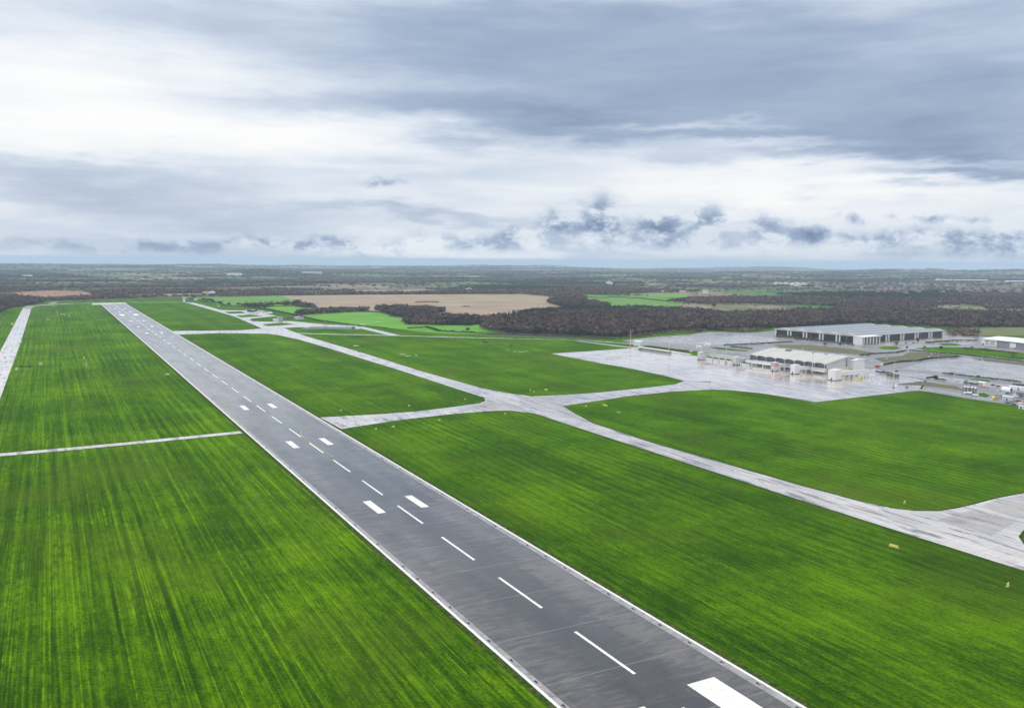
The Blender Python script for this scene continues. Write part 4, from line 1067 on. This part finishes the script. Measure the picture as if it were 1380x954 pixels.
def aerial(px, py, h, label, n=1):
    r = empty('aerial_mast', G(px, py), 0, label, 'mast'); MB().tube((0, 0, 0), (0, 0, h), .22, .16, 6).build('pole', WHT, r)
    for k in range(3): MB().box(-.7, .7, -.08, .08, h * (.5 + .2 * k), h * (.5 + .2 * k) + .5).build('crossbar', WHT, r)
    MB().box(-.8, .8, -.8, .8, 0, .5).build('base', CON, r)


aerial(77.6, 426, 12, 'tall white aerial mast near the far end of the left grass')
aerial(93.3, 428, 6, 'short white aerial post right of the tall one')
aerial(116.5, 495.5, 5.6, 'white aerial mast alone in the middle of the left grass')
aerial(113.4, 485, 3.6, 'short white post behind the aerial mast in the left grass')
r = empty('low_aerial_array', G(35, 494.2), 0.06, 'long dark low aerial frame lying across the left grass', 'aerial')
MB().box(-5, 5, -.3, .3, .6, 1.0).build('beam', DRK, r)
for x in (-5, 4.6): MB().box(x, x + .5, -1.2, 1.2, 0, 2.0).build('end_frame', DRK, r)
for x in (-2.5, 0, 2.5): MB().box(x - .1, x + .1, -.1, .1, 0, .6).build('leg', DRK, r)


def striped_mast(px, py, h, label):
    r = empty('striped_mast', G(px, py), 0, label, 'mast'); n = 7
    for k in range(n): MB().tube((0, 0, h * k / n), (0, 0, h * (k + 1) / n), .45, .45, 6).build('pole_section', (WHT, REDP)[k % 2], r)


striped_mast(437.5, 434.3, 20, 'tall red and white striped mast behind the white hut')
striped_mast(479, 438.6, 13, 'shorter striped mast at the right end of the grey barrier')
# tower at the far end
r = empty('control_tower', G(248, 407.3), YAW, 'white tower standing where the far roads meet at the end of the runway', 'tower')
MB().box(-2.6, 2.6, -2.6, 2.6, 0, 12.5).build('shaft', WHT, r); MB().box(-3.4, 3.4, -3.4, 3.4, 12.5, 15).build('top_cabin', WHT, r)
MB().box(-3.5, 3.5, -3.5, 3.5, 13.2, 14.3).build('window_band', GLS, r); MB().box(3.4, 8, -1.5, 1.5, 10.5, 12).build('side_arm', WHT, r)

# grey sloping barrier with the hut and the dark training aircraft
A, B_ = G(413, 443.2), G(478.5, 442.8)
an = math.atan2(B_[1] - A[1], B_[0] - A[0]); L = math.hypot(B_[0] - A[0], B_[1] - A[1])
r = empty('blast_barrier', A, an, 'long low blue grey sloping barrier along the old concrete pad', 'barrier')
b = MB(); pr = [(-3.2, 0), (3.6, 0), (1.0, 3.6), (.4, 3.6)]
b.add([(x, y, z) for x, s_ in ((-9, .15), (8, 1), (L, .8)) for y, z in [(q[0] * s_, q[1] * s_) for q in pr]], [(i + 4 * j, (i + 1) % 4 + 4 * j, (i + 1) % 4 + 4 * j + 4, i + 4 * j + 4) for j in range(2) for i in range(4)] + [(3, 2, 1, 0), (8, 9, 10, 11)])
b.build('slope', mat('weathered_blue_grey_sheet', (.16, .20, .26), .4, var=.3, scale=.12), r)
for k in range(12): MB().box(6 + k * 6.4, 6.35 + k * 6.4, -.2, 1.1, 3.0, 3.9).build('rib', SLT, r)
MB().box(L - 5, L - .5, -6.5, -1.0, 0, 3.8).build('end_block', SLT, r)
r = small_box('equipment_hut', 437.5, 441.2, 9, 6, 4.2, 'white hut with a red top behind the grey barrier', 'hut', WHT)
MB().box(-1, 1, -1, 1, 4.9, 6.2).build('red_tank', REDP, r)


def mock_plane():
    r = empty('training_aircraft', G(340, 421.2), R(8), 'dark mock aircraft for fire practice on the old round pad', 'aircraft'); b = MB(); n = 10
    st = [(-10, .3), (-8.5, 1.3), (-6, 1.8), (4, 1.8), (8, 1.1), (10.5, .5)]; vs = [(x, rr_ * math.cos(2 * math.pi * i / n), 3 + rr_ * math.sin(2 * math.pi * i / n)) for x, rr_ in st for i in range(n)]
    b.add(vs, [(j * n + i, j * n + (i + 1) % n, (j + 1) * n + (i + 1) % n, (j + 1) * n + i) for j in range(len(st) - 1) for i in range(n)] + [tuple(range(n - 1, -1, -1)), tuple(range(len(vs) - n, len(vs)))]); b.build('fuselage', BLK, r)
    for s_ in (-1, 1):
        MB().add([(-2, s_ * 1.5, 2.4), (2.5, s_ * 1.5, 2.4), (4.2, s_ * 9, 2.8), (2.6, s_ * 9, 2.8), (-2, s_ * 1.5, 2.8), (2.5, s_ * 1.5, 2.8), (4.2, s_ * 9, 3.0), (2.6, s_ * 9, 3.0)], [(3, 2, 1, 0), (4, 5, 6, 7), (0, 1, 5, 4), (1, 2, 6, 5), (2, 3, 7, 6), (3, 0, 4, 7)]).build('wing', SLT, r)
        MB().tube((-1.5, s_ * 4, 1.9), (1.8, s_ * 4, 1.9), .7, .6, 8).build('engine', BLK, r); MB().tube((.5, s_ * 2, 0), (.5, s_ * 2, 2.2), .3, .3, 6).build('landing_leg', GAL, r)
    MB().prism([(6.5, 4.0), (10, 3.6), (11.4, 8), (9.4, 8)], -.2, .2).build('tail_fin', BLK, r); MB().tube((-6.5, 0, 0), (-6.5, 0, 2.0), .3, .3, 6).build('landing_leg', GAL, r)


mock_plane()
small_box('equipment_hut', 335.6, 418.8, 9, 5, 3, 'low dark container behind the mock aircraft', 'container', SLT)
small_box('storage_shed', 377, 432.6, 10, 10, 7.5, 'grey blue shed on the old dispersal pad', 'shed', GAL)
small_box('storage_shed', 371.5, 433.0, 9, 9, 4, 'low white shed left of the grey blue shed', 'shed', WHT)
small_box('storage_shed', 403, 430.4, 16, 7, 4.5, 'pale shed by the boundary hedge', 'shed', GRY)
small_box('storage_shed', 388, 429.9, 14, 5, 3.5, 'low dark shed beside the boundary hedge', 'shed', SLT)
small_box('storage_shed', 862.5, 466.2, 11, 16, 6.4, 'white box building behind the first mast', 'shed', WHT)
# long canopy
cA = G(859, 470.6); cB = G(901, 476.6); an = math.atan2(cB[1] - cA[1], cB[0] - cA[0]); L = math.hypot(cB[0] - cA[0], cB[1] - cA[1])
r = empty('walkway_canopy', cA, an, 'long low white flat canopy along the back edge of the apron', 'canopy')
MB().box(0, L, 0, 6, 2.8, 3.15).build('roof', WHT, r); MB().box(.5, L - .5, 3, 5.6, 0, 2.8).build('wall', GRN, r)
for k in range(14): MB().box(L * k / 13.5, L * k / 13.5 + .3, .1, .4, 0, 2.8).build('post', WHT, r)
cA = G(902.5, 475); cB = G(930, 478); an = math.atan2(cB[1] - cA[1], cB[0] - cA[0]); L = math.hypot(cB[0] - cA[0], cB[1] - cA[1])
r = empty('concrete_ramp', cA, an, 'low white ramp continuing from the end of the canopy', 'ramp')
MB().add([(0, 0, 0), (L, 0, 0), (L, 5, 0), (0, 5, 0), (0, 0, 1.6), (L, 0, .2), (L, 5, .2), (0, 5, 1.6)], [(3, 2, 1, 0), (4, 5, 6, 7), (0, 1, 5, 4), (1, 2, 6, 5), (2, 3, 7, 6), (3, 0, 4, 7)]).build('slab', WHT, r)


# ------------------------------------------------------------------ vehicles
car_src = {}
def car(px, py, rz, colour, label, van=False, group='parked cars'):
    key = (colour, van)
    cols = {'white': (.7, .7, .7), 'black': (.02, .02, .025), 'silver': (.35, .36, .38), 'blue': (.04, .10, .30), 'red': (.38, .03, .03), 'yellow': (.65, .5, .04)}
    if key not in car_src:
        r = empty('parked_van' if van else 'parked_car', G(px, py), rz, label, 'van' if van else 'car', group); car_src[key] = r
        m_ = mat('car_paint_' + colour, cols[colour], .2, var=.02)
        Lh = 2.6 if van else 2.15; ht = 2.2 if van else .92
        pr = [(-Lh, .35), (Lh, .35), (Lh, .75), (Lh - .25, .95), (Lh - 1.0, 1.1), (Lh - 1.5, ht + .2), (-Lh + .15, ht + .25), (-Lh, ht)] if van else [(-Lh, .3), (Lh, .3), (Lh, .65), (Lh - .2, .82), (Lh - 1.0, .92), (-Lh + .1, .95), (-Lh, .8)]
        MB().prism(pr, -.88, .88).build('body', m_, r)
        if not van: MB().prism([(-1.9, .94), (1.2, .92), (.55, 1.42), (-1.25, 1.44)], -.76, .76).build('cabin', GLS, r); MB().prism([(-1.2, 1.441), (.5, 1.421), (.45, 1.47), (-1.15, 1.49)], -.72, .72).build('roof', m_, r)
        else: MB().prism([(1.15, 1.2), (1.62, 1.15), (1.2, 2.1), (.6, 2.1)], -.9, .9).build('windscreen', GLS, r)
        for sx in (-1, 1):
            for sy in (-1, 1): MB().tube((sx * Lh * .62, sy * .70, .33), (sx * Lh * .62, sy * .92, .33), .33, .33, 10).build('wheel', BLK, r)
        for sy in (-1, 1): MB().box(Lh - .02, Lh + .03, sy * .65 - .18, sy * .65 + .18, .6, .78).build('headlight', WHT, r)
        return r
    return dup(car_src[key], G(px, py), rz, label, group)


for a in [(1352, 467.4, 2.4, 'black', 'black car first in the row before the industrial unit'), (1346, 467.6, 2.4, 'silver', 'silver car before the white office wall of the unit'), (1362, 469.4, 2.4, 'white', 'white car beside the tall white door of the unit'),
          (1367, 470.2, 2.4, 'black', 'black car right of the white car at the unit'), (1357.5, 530.5, .3, 'blue', 'blue car below the white domed tent'), (1362, 530, .5, 'silver', 'silver car right of the blue car by the tent'),
          (1358, 543.6, 2.6, 'black', 'dark car at the foot of the grey cabin near the grass'), (1362, 542.2, 2.6, 'silver', 'silver car beside the dark car near the grass'), (1372, 541, .2, 'red', 'red car near the right edge behind the fence'),
          (1196, 503.2, 2.2, 'white', 'white car by the evergreen hedge right of the terminal'), (1164, 500.6, 1.9, 'silver', 'silver car parked against the back corner of the terminal'), (1231, 462.6, .6, 'black', 'dark car on the brown yard before the warehouse'),
          (1236, 462.2, .6, 'silver', 'silver car on the brown yard before the warehouse'), (1221, 462.9, .6, 'blue', 'blue car on the yard left of the dark car'), (1253, 481.3, .2, 'white', 'white car between the scalloped hedges'),
          (861, 470.9, 1.6, 'blue', 'blue car by the left end of the canopy'), (1290, 514.5, .2, 'white', 'white car on the service area above the silos'), (1170, 479.7, .3, 'red', 'red car at the end of the upper scalloped hedge')]:
    car(*a)
for a in [(1187, 492.8, 2.2, 'white', 'white van by the orange barriers right of the terminal'), (1182, 495, 2.0, 'red', 'red van right of the terminal end'), (1341, 538, .4, 'yellow', 'yellow van at the entrance of the cabin yard'), (1370, 536, .3, 'white', 'white van between the cabins'),
          (1160, 511.4, .5, 'yellow', 'yellow service vehicle on the apron by the cream walkway'), (1376.5, 546, .3, 'white', 'white van at the grass edge at the far right'), (932, 474.6, .4, 'white', 'white van near the steps cluster'), (947, 473.6, .4, 'white', 'white van behind the outermost stair tower')]:
    car(*a, van=True, group='parked vans')

for a in [(1302, 514.2, .2, 'silver', 'silver car on the service area near the clipped hedge'), (1347, 527.2, .4, 'white', 'white car in the cabin yard left of the tent'), (1343, 531.5, .4, 'silver', 'silver car in the cabin yard above the yellow van'),
          (1367.5, 533.5, 1.2, 'white', 'white car between the blue car and the pale tank house'), (1351, 541, 2.5, 'white', 'white car at the lower left of the cabin yard'), (1366, 546, 2.5, 'blue', 'blue car by the low fence at the grass edge'),
          (1338, 519.5, .2, 'black', 'black car right of the orange barriers'), (1345, 521, .2, 'red', 'red car on the road above the cabin yard'), (1300, 459.8, .5, 'white', 'white car near the corner of the brown yard'),
          (1262, 460.2, .5, 'red', 'red car on the brown yard before the warehouse'), (1208, 500.5, .3, 'black', 'black car on the service road below the scalloped hedge')]:
    car(*a)
# aircraft steps below the cream walkway, silos, tanks and cabins
def steps(px, py, label, rz=0.4):
    r = empty('aircraft_steps', G(px, py), rz, label, 'aircraft steps', 'mobile aircraft steps')
    MB().box(-3, 3, -1.1, 1.1, .5, 1.1).build('chassis', WHT, r)
    b = MB()
    for k in range(10): b.box(-3 + k * .55, -2.3 + k * .55, -.9, .9, 1.1 + k * .28, 1.25 + k * .28)
    b.build('stair', GAL, r); MB().box(2.4, 4, -1, 1, 3.9, 4.1).build('platform', WHT, r)
    for s_ in (-1, 1): MB().prism([(-3, 2.0), (2.6, 4.8), (4, 4.8), (4, 4.9), (2.5, 4.9), (-3, 2.1)], s_ * .98 - .04, s_ * .98 + .04).build('handrail', WHT, r)
    for x in (-2, 2):
        for s_ in (-1, 1): MB().tube((x, s_ * .9, .5), (x, s_ * 1.2, .5), .5, .5, 10).build('wheel', BLK, r)


steps(1141, 507.4, 'white mobile steps left under the cream walkway'); steps(1147, 508.2, 'white mobile steps right under the cream walkway', 1.2); steps(1152, 506.5, 'white mobile steps at the end of the cream walkway', 2.2); steps(938, 473.5, 'white steps in the cluster behind the outermost tower', .1)


def silo(px, py, h, rad, label):
    r = empty('silo', G(px, py), 0, label, 'silo', 'silver silos'); MB().tube((0, 0, .2), (0, 0, h), rad, rad, 20).build('tank', GAL, r); MB().tube((0, 0, h), (0, 0, h + .8), rad * 1.02, .3, 20).build('cone_roof', WHT, r)
    MB().box(-rad - .25, -rad - .1, -.3, .3, 0, h + .6).build('ladder', SLT, r); MB().tube((0, 0, 0), (0, 0, .2), rad * 1.1, rad * 1.1, 20).build('base', CON, r)


silo(1300, 529.2, 5.6, 1.55, 'leftmost silver silo above the white tanks'); silo(1304.2, 529.7, 5.6, 1.5, 'second silver silo from the left'); silo(1309.7, 530.2, 5.6, 1.6, 'third silver silo, left of the right pair'); silo(1313.8, 530.7, 5.6, 1.5, 'rightmost silver silo of the four')


def htank(px, py, L, rad, label, m=WHT):
    r = empty('storage_tank', G(px, py), 2.7, label, 'tank'); MB().tube((-L / 2, 0, rad + .4), (L / 2, 0, rad + .4), rad, rad, 16).build('drum', m, r)
    for x in (-L / 3, L / 3): MB().box(x - .2, x + .2, -rad * .8, rad * .8, 0, .6).build('saddle', CON, r)
    MB().tube((0, 0, rad * 2 + .3), (0, 0, rad * 2 + .7), .25, .25, 8).build('hatch', GAL, r)


htank(1306, 531.6, 4.2, 1.1, 'white lying tank before the silos'); htank(1300, 531.4, 2.2, .95, 'small white round tank left of the lying tank'); htank(1314.5, 534, 5, .8, 'long white lying tank on the oval verge')
small_box('site_cabin', 1359, 539.5, 6, 9, 3.4, 'pale grey cabin in the yard near the grass', 'cabin', GRY, RT); small_box('site_cabin', 1351, 536, 3.2, 12, 2.8, 'long narrow grey cabin left of the pale one', 'cabin', GAL, RT)
small_box('site_cabin', 1374, 525.5, 5, 18, 3.0, 'long white cabin with a blue window strip at the right edge', 'cabin', WHT, RT); small_box('site_cabin', 1378, 534.6, 6, 8, 4, 'pale blue tank house at the right edge', 'cabin', SKL, RT)
small_box('site_cabin', 1377, 551, 3, 4, 2.6, 'small white kiosk at the grass edge', 'cabin', WHT, RT); small_box('site_cabin', 1324.5, 519.2, 6, 7, 3.0, 'white cabin behind the orange barriers', 'cabin', WHT, RT)
small_box('site_cabin', 1394, 484, 10, 10, 5, 'dark hut at the right end of the green plot', 'hut', DRK, RT); small_box('site_cabin', 943, 469.2, 5, 9, 3.2, 'white kiosk in the car park left of the black hedge', 'kiosk', WHT, RT)
small_box('site_cabin', 954.5, 466.4, 5, 11, 3.2, 'white low kiosk above the green strip', 'kiosk', WHT, RT)
r = empty('domed_tent', G(1357, 526.5), RT, 'white domed tent beside the long white cabin', 'tent')
n = 10; MB().prism([(3.2 * math.cos(math.pi * i / n), 3.6 * math.sin(math.pi * i / n)) for i in range(n + 1)], -4, 4).build('canvas', WHT, r); MB().box(-1.6, 1.6, -4.06, -4.01, 0, 2.7).build('opening', BLK, r)
for i, (px, py) in enumerate([(1322, 521.5), (1325, 522), (1328, 522.4), (1331.5, 523.2), (1183, 493.6), (1186, 493.4), (1179.5, 494), (1190, 493)]):
    r = empty('road_barrier', G(px, py), .2, 'low orange plastic road barrier by the hedges', 'barrier', 'orange road barriers'); MB().box(-1, 1, -.12, .12, .25, 1.0).build('panel', ORG, r)
    for x in (-.8, .8): MB().box(x - .08, x + .08, -.3, .3, 0, .25).build('foot', SLT, r)


def fence(pts, h, label, step=3.0, m=GAL):
    P = [G(*p) for p in pts]; r = empty('fence', P[0], 0, label, 'fence'); b = MB(); c = MB(); ox, oy = P[0]
    for a, b_ in zip(P[:-1], P[1:]):
        L = math.hypot(b_[0] - a[0], b_[1] - a[1]); n = max(1, int(L / step))
        for i in range(n):
            x = a[0] + (b_[0] - a[0]) * i / n - ox; y = a[1] + (b_[1] - a[1]) * i / n - oy; b.box(x - .09, x + .09, y - .09, y + .09, 0, h)
        for z in (h * .3, h * .6, h * .95): c.tube((a[0] - ox, a[1] - oy, z), (b_[0] - ox, b_[1] - oy, z), .05, .05, 4)
    q = b.build('posts', m, r); q.name = 'post_row'; c.build('rail', m, r)


fence([(727, 451.2), (797, 453.9), (835, 456.4)], 2.2, 'pale post fence under the edge of the big wood', 5)
fence([(640, 453.2), (790, 457)], 1.8, 'low grey fence along the perimeter road', 5)
fence([(1160, 509), (1200, 514.5), (1240, 519.5), (1300, 528.6)], 2.4, 'grey mesh fence between the apron and the service road', 4, SLT)
fence([(1239, 524.9), (1302, 536.2), (1380, 547.4)], 1.6, 'low fence along the grass edge at right', 4, SLT)

# generator yard right of the terminal, concrete blocks on the apron edge
for i, (px, py) in enumerate([(1198, 506.5), (1203, 507.3), (1208, 508.2)]): small_box('generator_box', px, py, 3.4, 4, 3.0, ('leftmost', 'middle', 'rightmost')[i] + ' dark blue grey generator box beside the service road', 'generator', SLT, RT)
for px, py, lb in [(1180, 516.5, 'pale pallet load on the apron edge'), (1186, 517.3, 'second pale pallet load on the apron edge'), (1208, 519.7, 'white bag pile right of the lone mast'), (1222, 522.5, 'dark pallet load near the right apron tip'), (963, 473, 'white pallet stack in the car park before the green strip')]:
    r = empty('pallet_load', G(px, py), .3, lb, 'pallet'); MB().box(-1.2, 1.2, -1.0, 1.0, 0, .18).build('pallet', CRM, r); MB().box(-1.1, 1.1, -.9, .9, .18, 1.3).build('load', WHT if 'dark' not in lb else SLT, r)

# white patches of old concrete in the fields
def patch(px, py, L, wd, z=.16): 
    x, y = G(px, py); c, s_ = math.cos(.1), math.sin(.1); n = 9; P = [(x + L / 2 * math.cos(2 * math.pi * i / n) * random.uniform(.7, 1.1), y + wd / 2 * math.sin(2 * math.pi * i / n) * random.uniform(.7, 1.1)) for i in range(n)]
    sheet('concrete_patch', P, z, MTX, True)


for a in [(684, 472, 5, 5), (694, 473.8, 6, 5), (702, 474.6, 8, 7), (709, 473.4, 8, 7), (480, 466, 12, 9), (542, 477.6, 10, 8), (549, 479.6, 9, 7), (561, 479, 5, 6), (614, 446, 26, 22), (510, 434, 24, 8), (489, 437, 12, 16), (84, 423.6, 16, 14), (834, 555.8, 4, 3), (877, 590, 0.1, 0.1)]:
    if a[2] > 1: patch(*a)

# ------------------------------------------------------------------ far buildings and the town
def gable_house(name, x, y, rz, sx, sy, h, wall, roof, label, cat, group=None):
    r = empty(name, (x, y, float(T(x, y))), rz, label, cat, group)
    MB().box(-sx / 2, sx / 2, -sy / 2, sy / 2, -2, h).build('wall', wall, r); MB().prism([(-sx / 2 - .4, h + .02), (sx / 2 + .4, h + .02), (0, h + sx * .38)], -sy / 2 - .4, sy / 2 + .4).build('roof', roof, r)
    return r


HWH = mat('rendered_house_wall', (.36, .35, .34), .7); CRM_H = mat('cream_house_wall', (.34, .30, .25), .7)
kinds = [(HWH, SLT, 'white house with a grey roof'), (BRK, TIL, 'brick house with a brown roof'), (CRM_H, TIL, 'cream house with a brown roof')]
srcs = []
for w_, rf_, lb in kinds: srcs.append(gable_house('house', 0, 0, 0, 9, 13, 6, w_, rf_, lb + ' in the far town', 'house', lb.split(' with')[0] + 's of the far town'))
first = [True] * 3
for i in range(210):
    px = 1095 + 295 * random.random() ** .8; py = random.uniform(382.5, 397) if px > 1180 else random.uniform(384, 389); x, y = G(px, py); k = random.choice((0, 0, 1, 2, 2)); z = float(T(x, y)) + 3
    sca = random.uniform(.8, 1.25)
    q = srcs[k] if first[k] else dup(srcs[k]); first[k] = False
    q.location = (x, y, z); q.rotation_euler = (0, 0, random.uniform(0, 3.14)); q.scale = (sca, sca, sca * 1.2)
FB = [(1296, 379.6, 330, 40, 9, 'very long pale glasshouse block on the far slope at right', SKL), (1368, 381.2, 110, 40, 8, 'shorter pale glasshouse block right of the long one', SKL), (1053, 385.6, 70, 30, 11, 'far blue white factory left of the brighter one', GRY), (1076, 386, 75, 30, 12, 'bright white and blue far factory', WHT),
      (316, 372.3, 90, 40, 14, 'pale far hall on the slope of the wooded hill', WHT), (420, 369.2, 150, 40, 12, 'long pale far hall right of the wooded hill', GRY), (821, 383.0, 34, 18, 9, 'white farm buildings beyond the big wood', WHT), (632, 392.2, 26, 14, 7, 'small blue white barn behind the stubble field', GRY),
      (278, 396.2, 20, 12, 7, 'cream farmhouse behind the far runway end', CRM), (285, 396.8, 22, 14, 6, 'grey farm shed right of the cream farmhouse', GRY), (315, 396.6, 18, 12, 7, 'white cottage at the end of the farm group', CRM), (1221.5, 398.6, 14, 12, 9, 'bright white house alone among the trees at right', WHT), (1273, 407.2, 8, 8, 6, 'small white hut in the woods at right', WHT), (1296, 410.6, 8, 8, 6, 'tiny white hut above the little green field', WHT),
      (122, 402.2, 16, 10, 5, 'white tank shed at the right of the red quarry', WHT), (920, 394.6, 22, 14, 8, 'pale red roofed farmhouse in the trees beyond the wood', CRM), (951, 395.5, 18, 12, 8, 'white farmhouse in the trees right of the red one', WHT), (36, 374, 60, 20, 9, 'white far hall near the left horizon', WHT), (893, 394.6, 10, 8, 6, 'tiny white cottage at the field edge beyond the wood', WHT)]
for px, py, L, wd, h_, lb, m_ in FB:
    x, y = G(px, py); r = empty('far_hall' if L > 30 else 'farm_building', (x, y, float(T(x, y)) + 1), 0, lb, 'building')
    MB().box(-L / 2, L / 2, -wd / 2, wd / 2, -6, h_).build('wall', m_, r); b = MB(); n = max(1, int(L / 22)); w1 = L / n
    for k in range(n): b.add([(-L / 2 + k * w1, -wd / 2 - .3, h_ + .02), (-L / 2 + (k + 1) * w1, -wd / 2 - .3, h_ + .02), (-L / 2 + (k + .5) * w1, -wd / 2 - .3, h_ + w1 * .16), (-L / 2 + k * w1, wd / 2 + .3, h_ + .02), (-L / 2 + (k + 1) * w1, wd / 2 + .3, h_ + .02), (-L / 2 + (k + .5) * w1, wd / 2 + .3, h_ + w1 * .16)], [(0, 1, 2), (5, 4, 3), (0, 3, 4, 1), (1, 4, 5, 2), (2, 5, 3, 0)])
    b.build('roof', WHT if m_ in (WHT, SKL, GRY) else TIL, r)
for px, py, h_, lb in [(1293, 364.0, 90, 'thin radio mast on the right horizon ridge'), (1297.5, 364.2, 70, 'shorter radio mast beside the thin one on the ridge')]:
    x, y = G(px, py); r = empty('radio_mast', (x, y, float(T(x, y))), 0, lb, 'mast'); MB().tube((0, 0, 0), (0, 0, h_), 2.4, 1.2, 6).build('pole', SLT, r); MB().box(-4, 4, -4, 4, 0, 4).build('base', CON, r)
# ------------------------------------------------------------------ haze
def haze():
    m = bpy.data.materials.new('haze_air'); m.use_nodes = True; t = NT(m.node_tree)
    v = t.n('ShaderNodeVolumePrincipled'); o = t.n('ShaderNodeOutputMaterial')
    v.inputs['Color'].default_value = (.62, .79, 1.0, 1); v.inputs['Density'].default_value = HAZE; v.inputs['Anisotropy'].default_value = .0
    t.t.links.new(v.outputs[0], o.inputs['Volume'])
    b = MB().box(-36000, 36000, -36000, 36000, -560, 134); tag(b.build('haze', m), kind='stuff')


HAZE = 6.4e-5
haze()
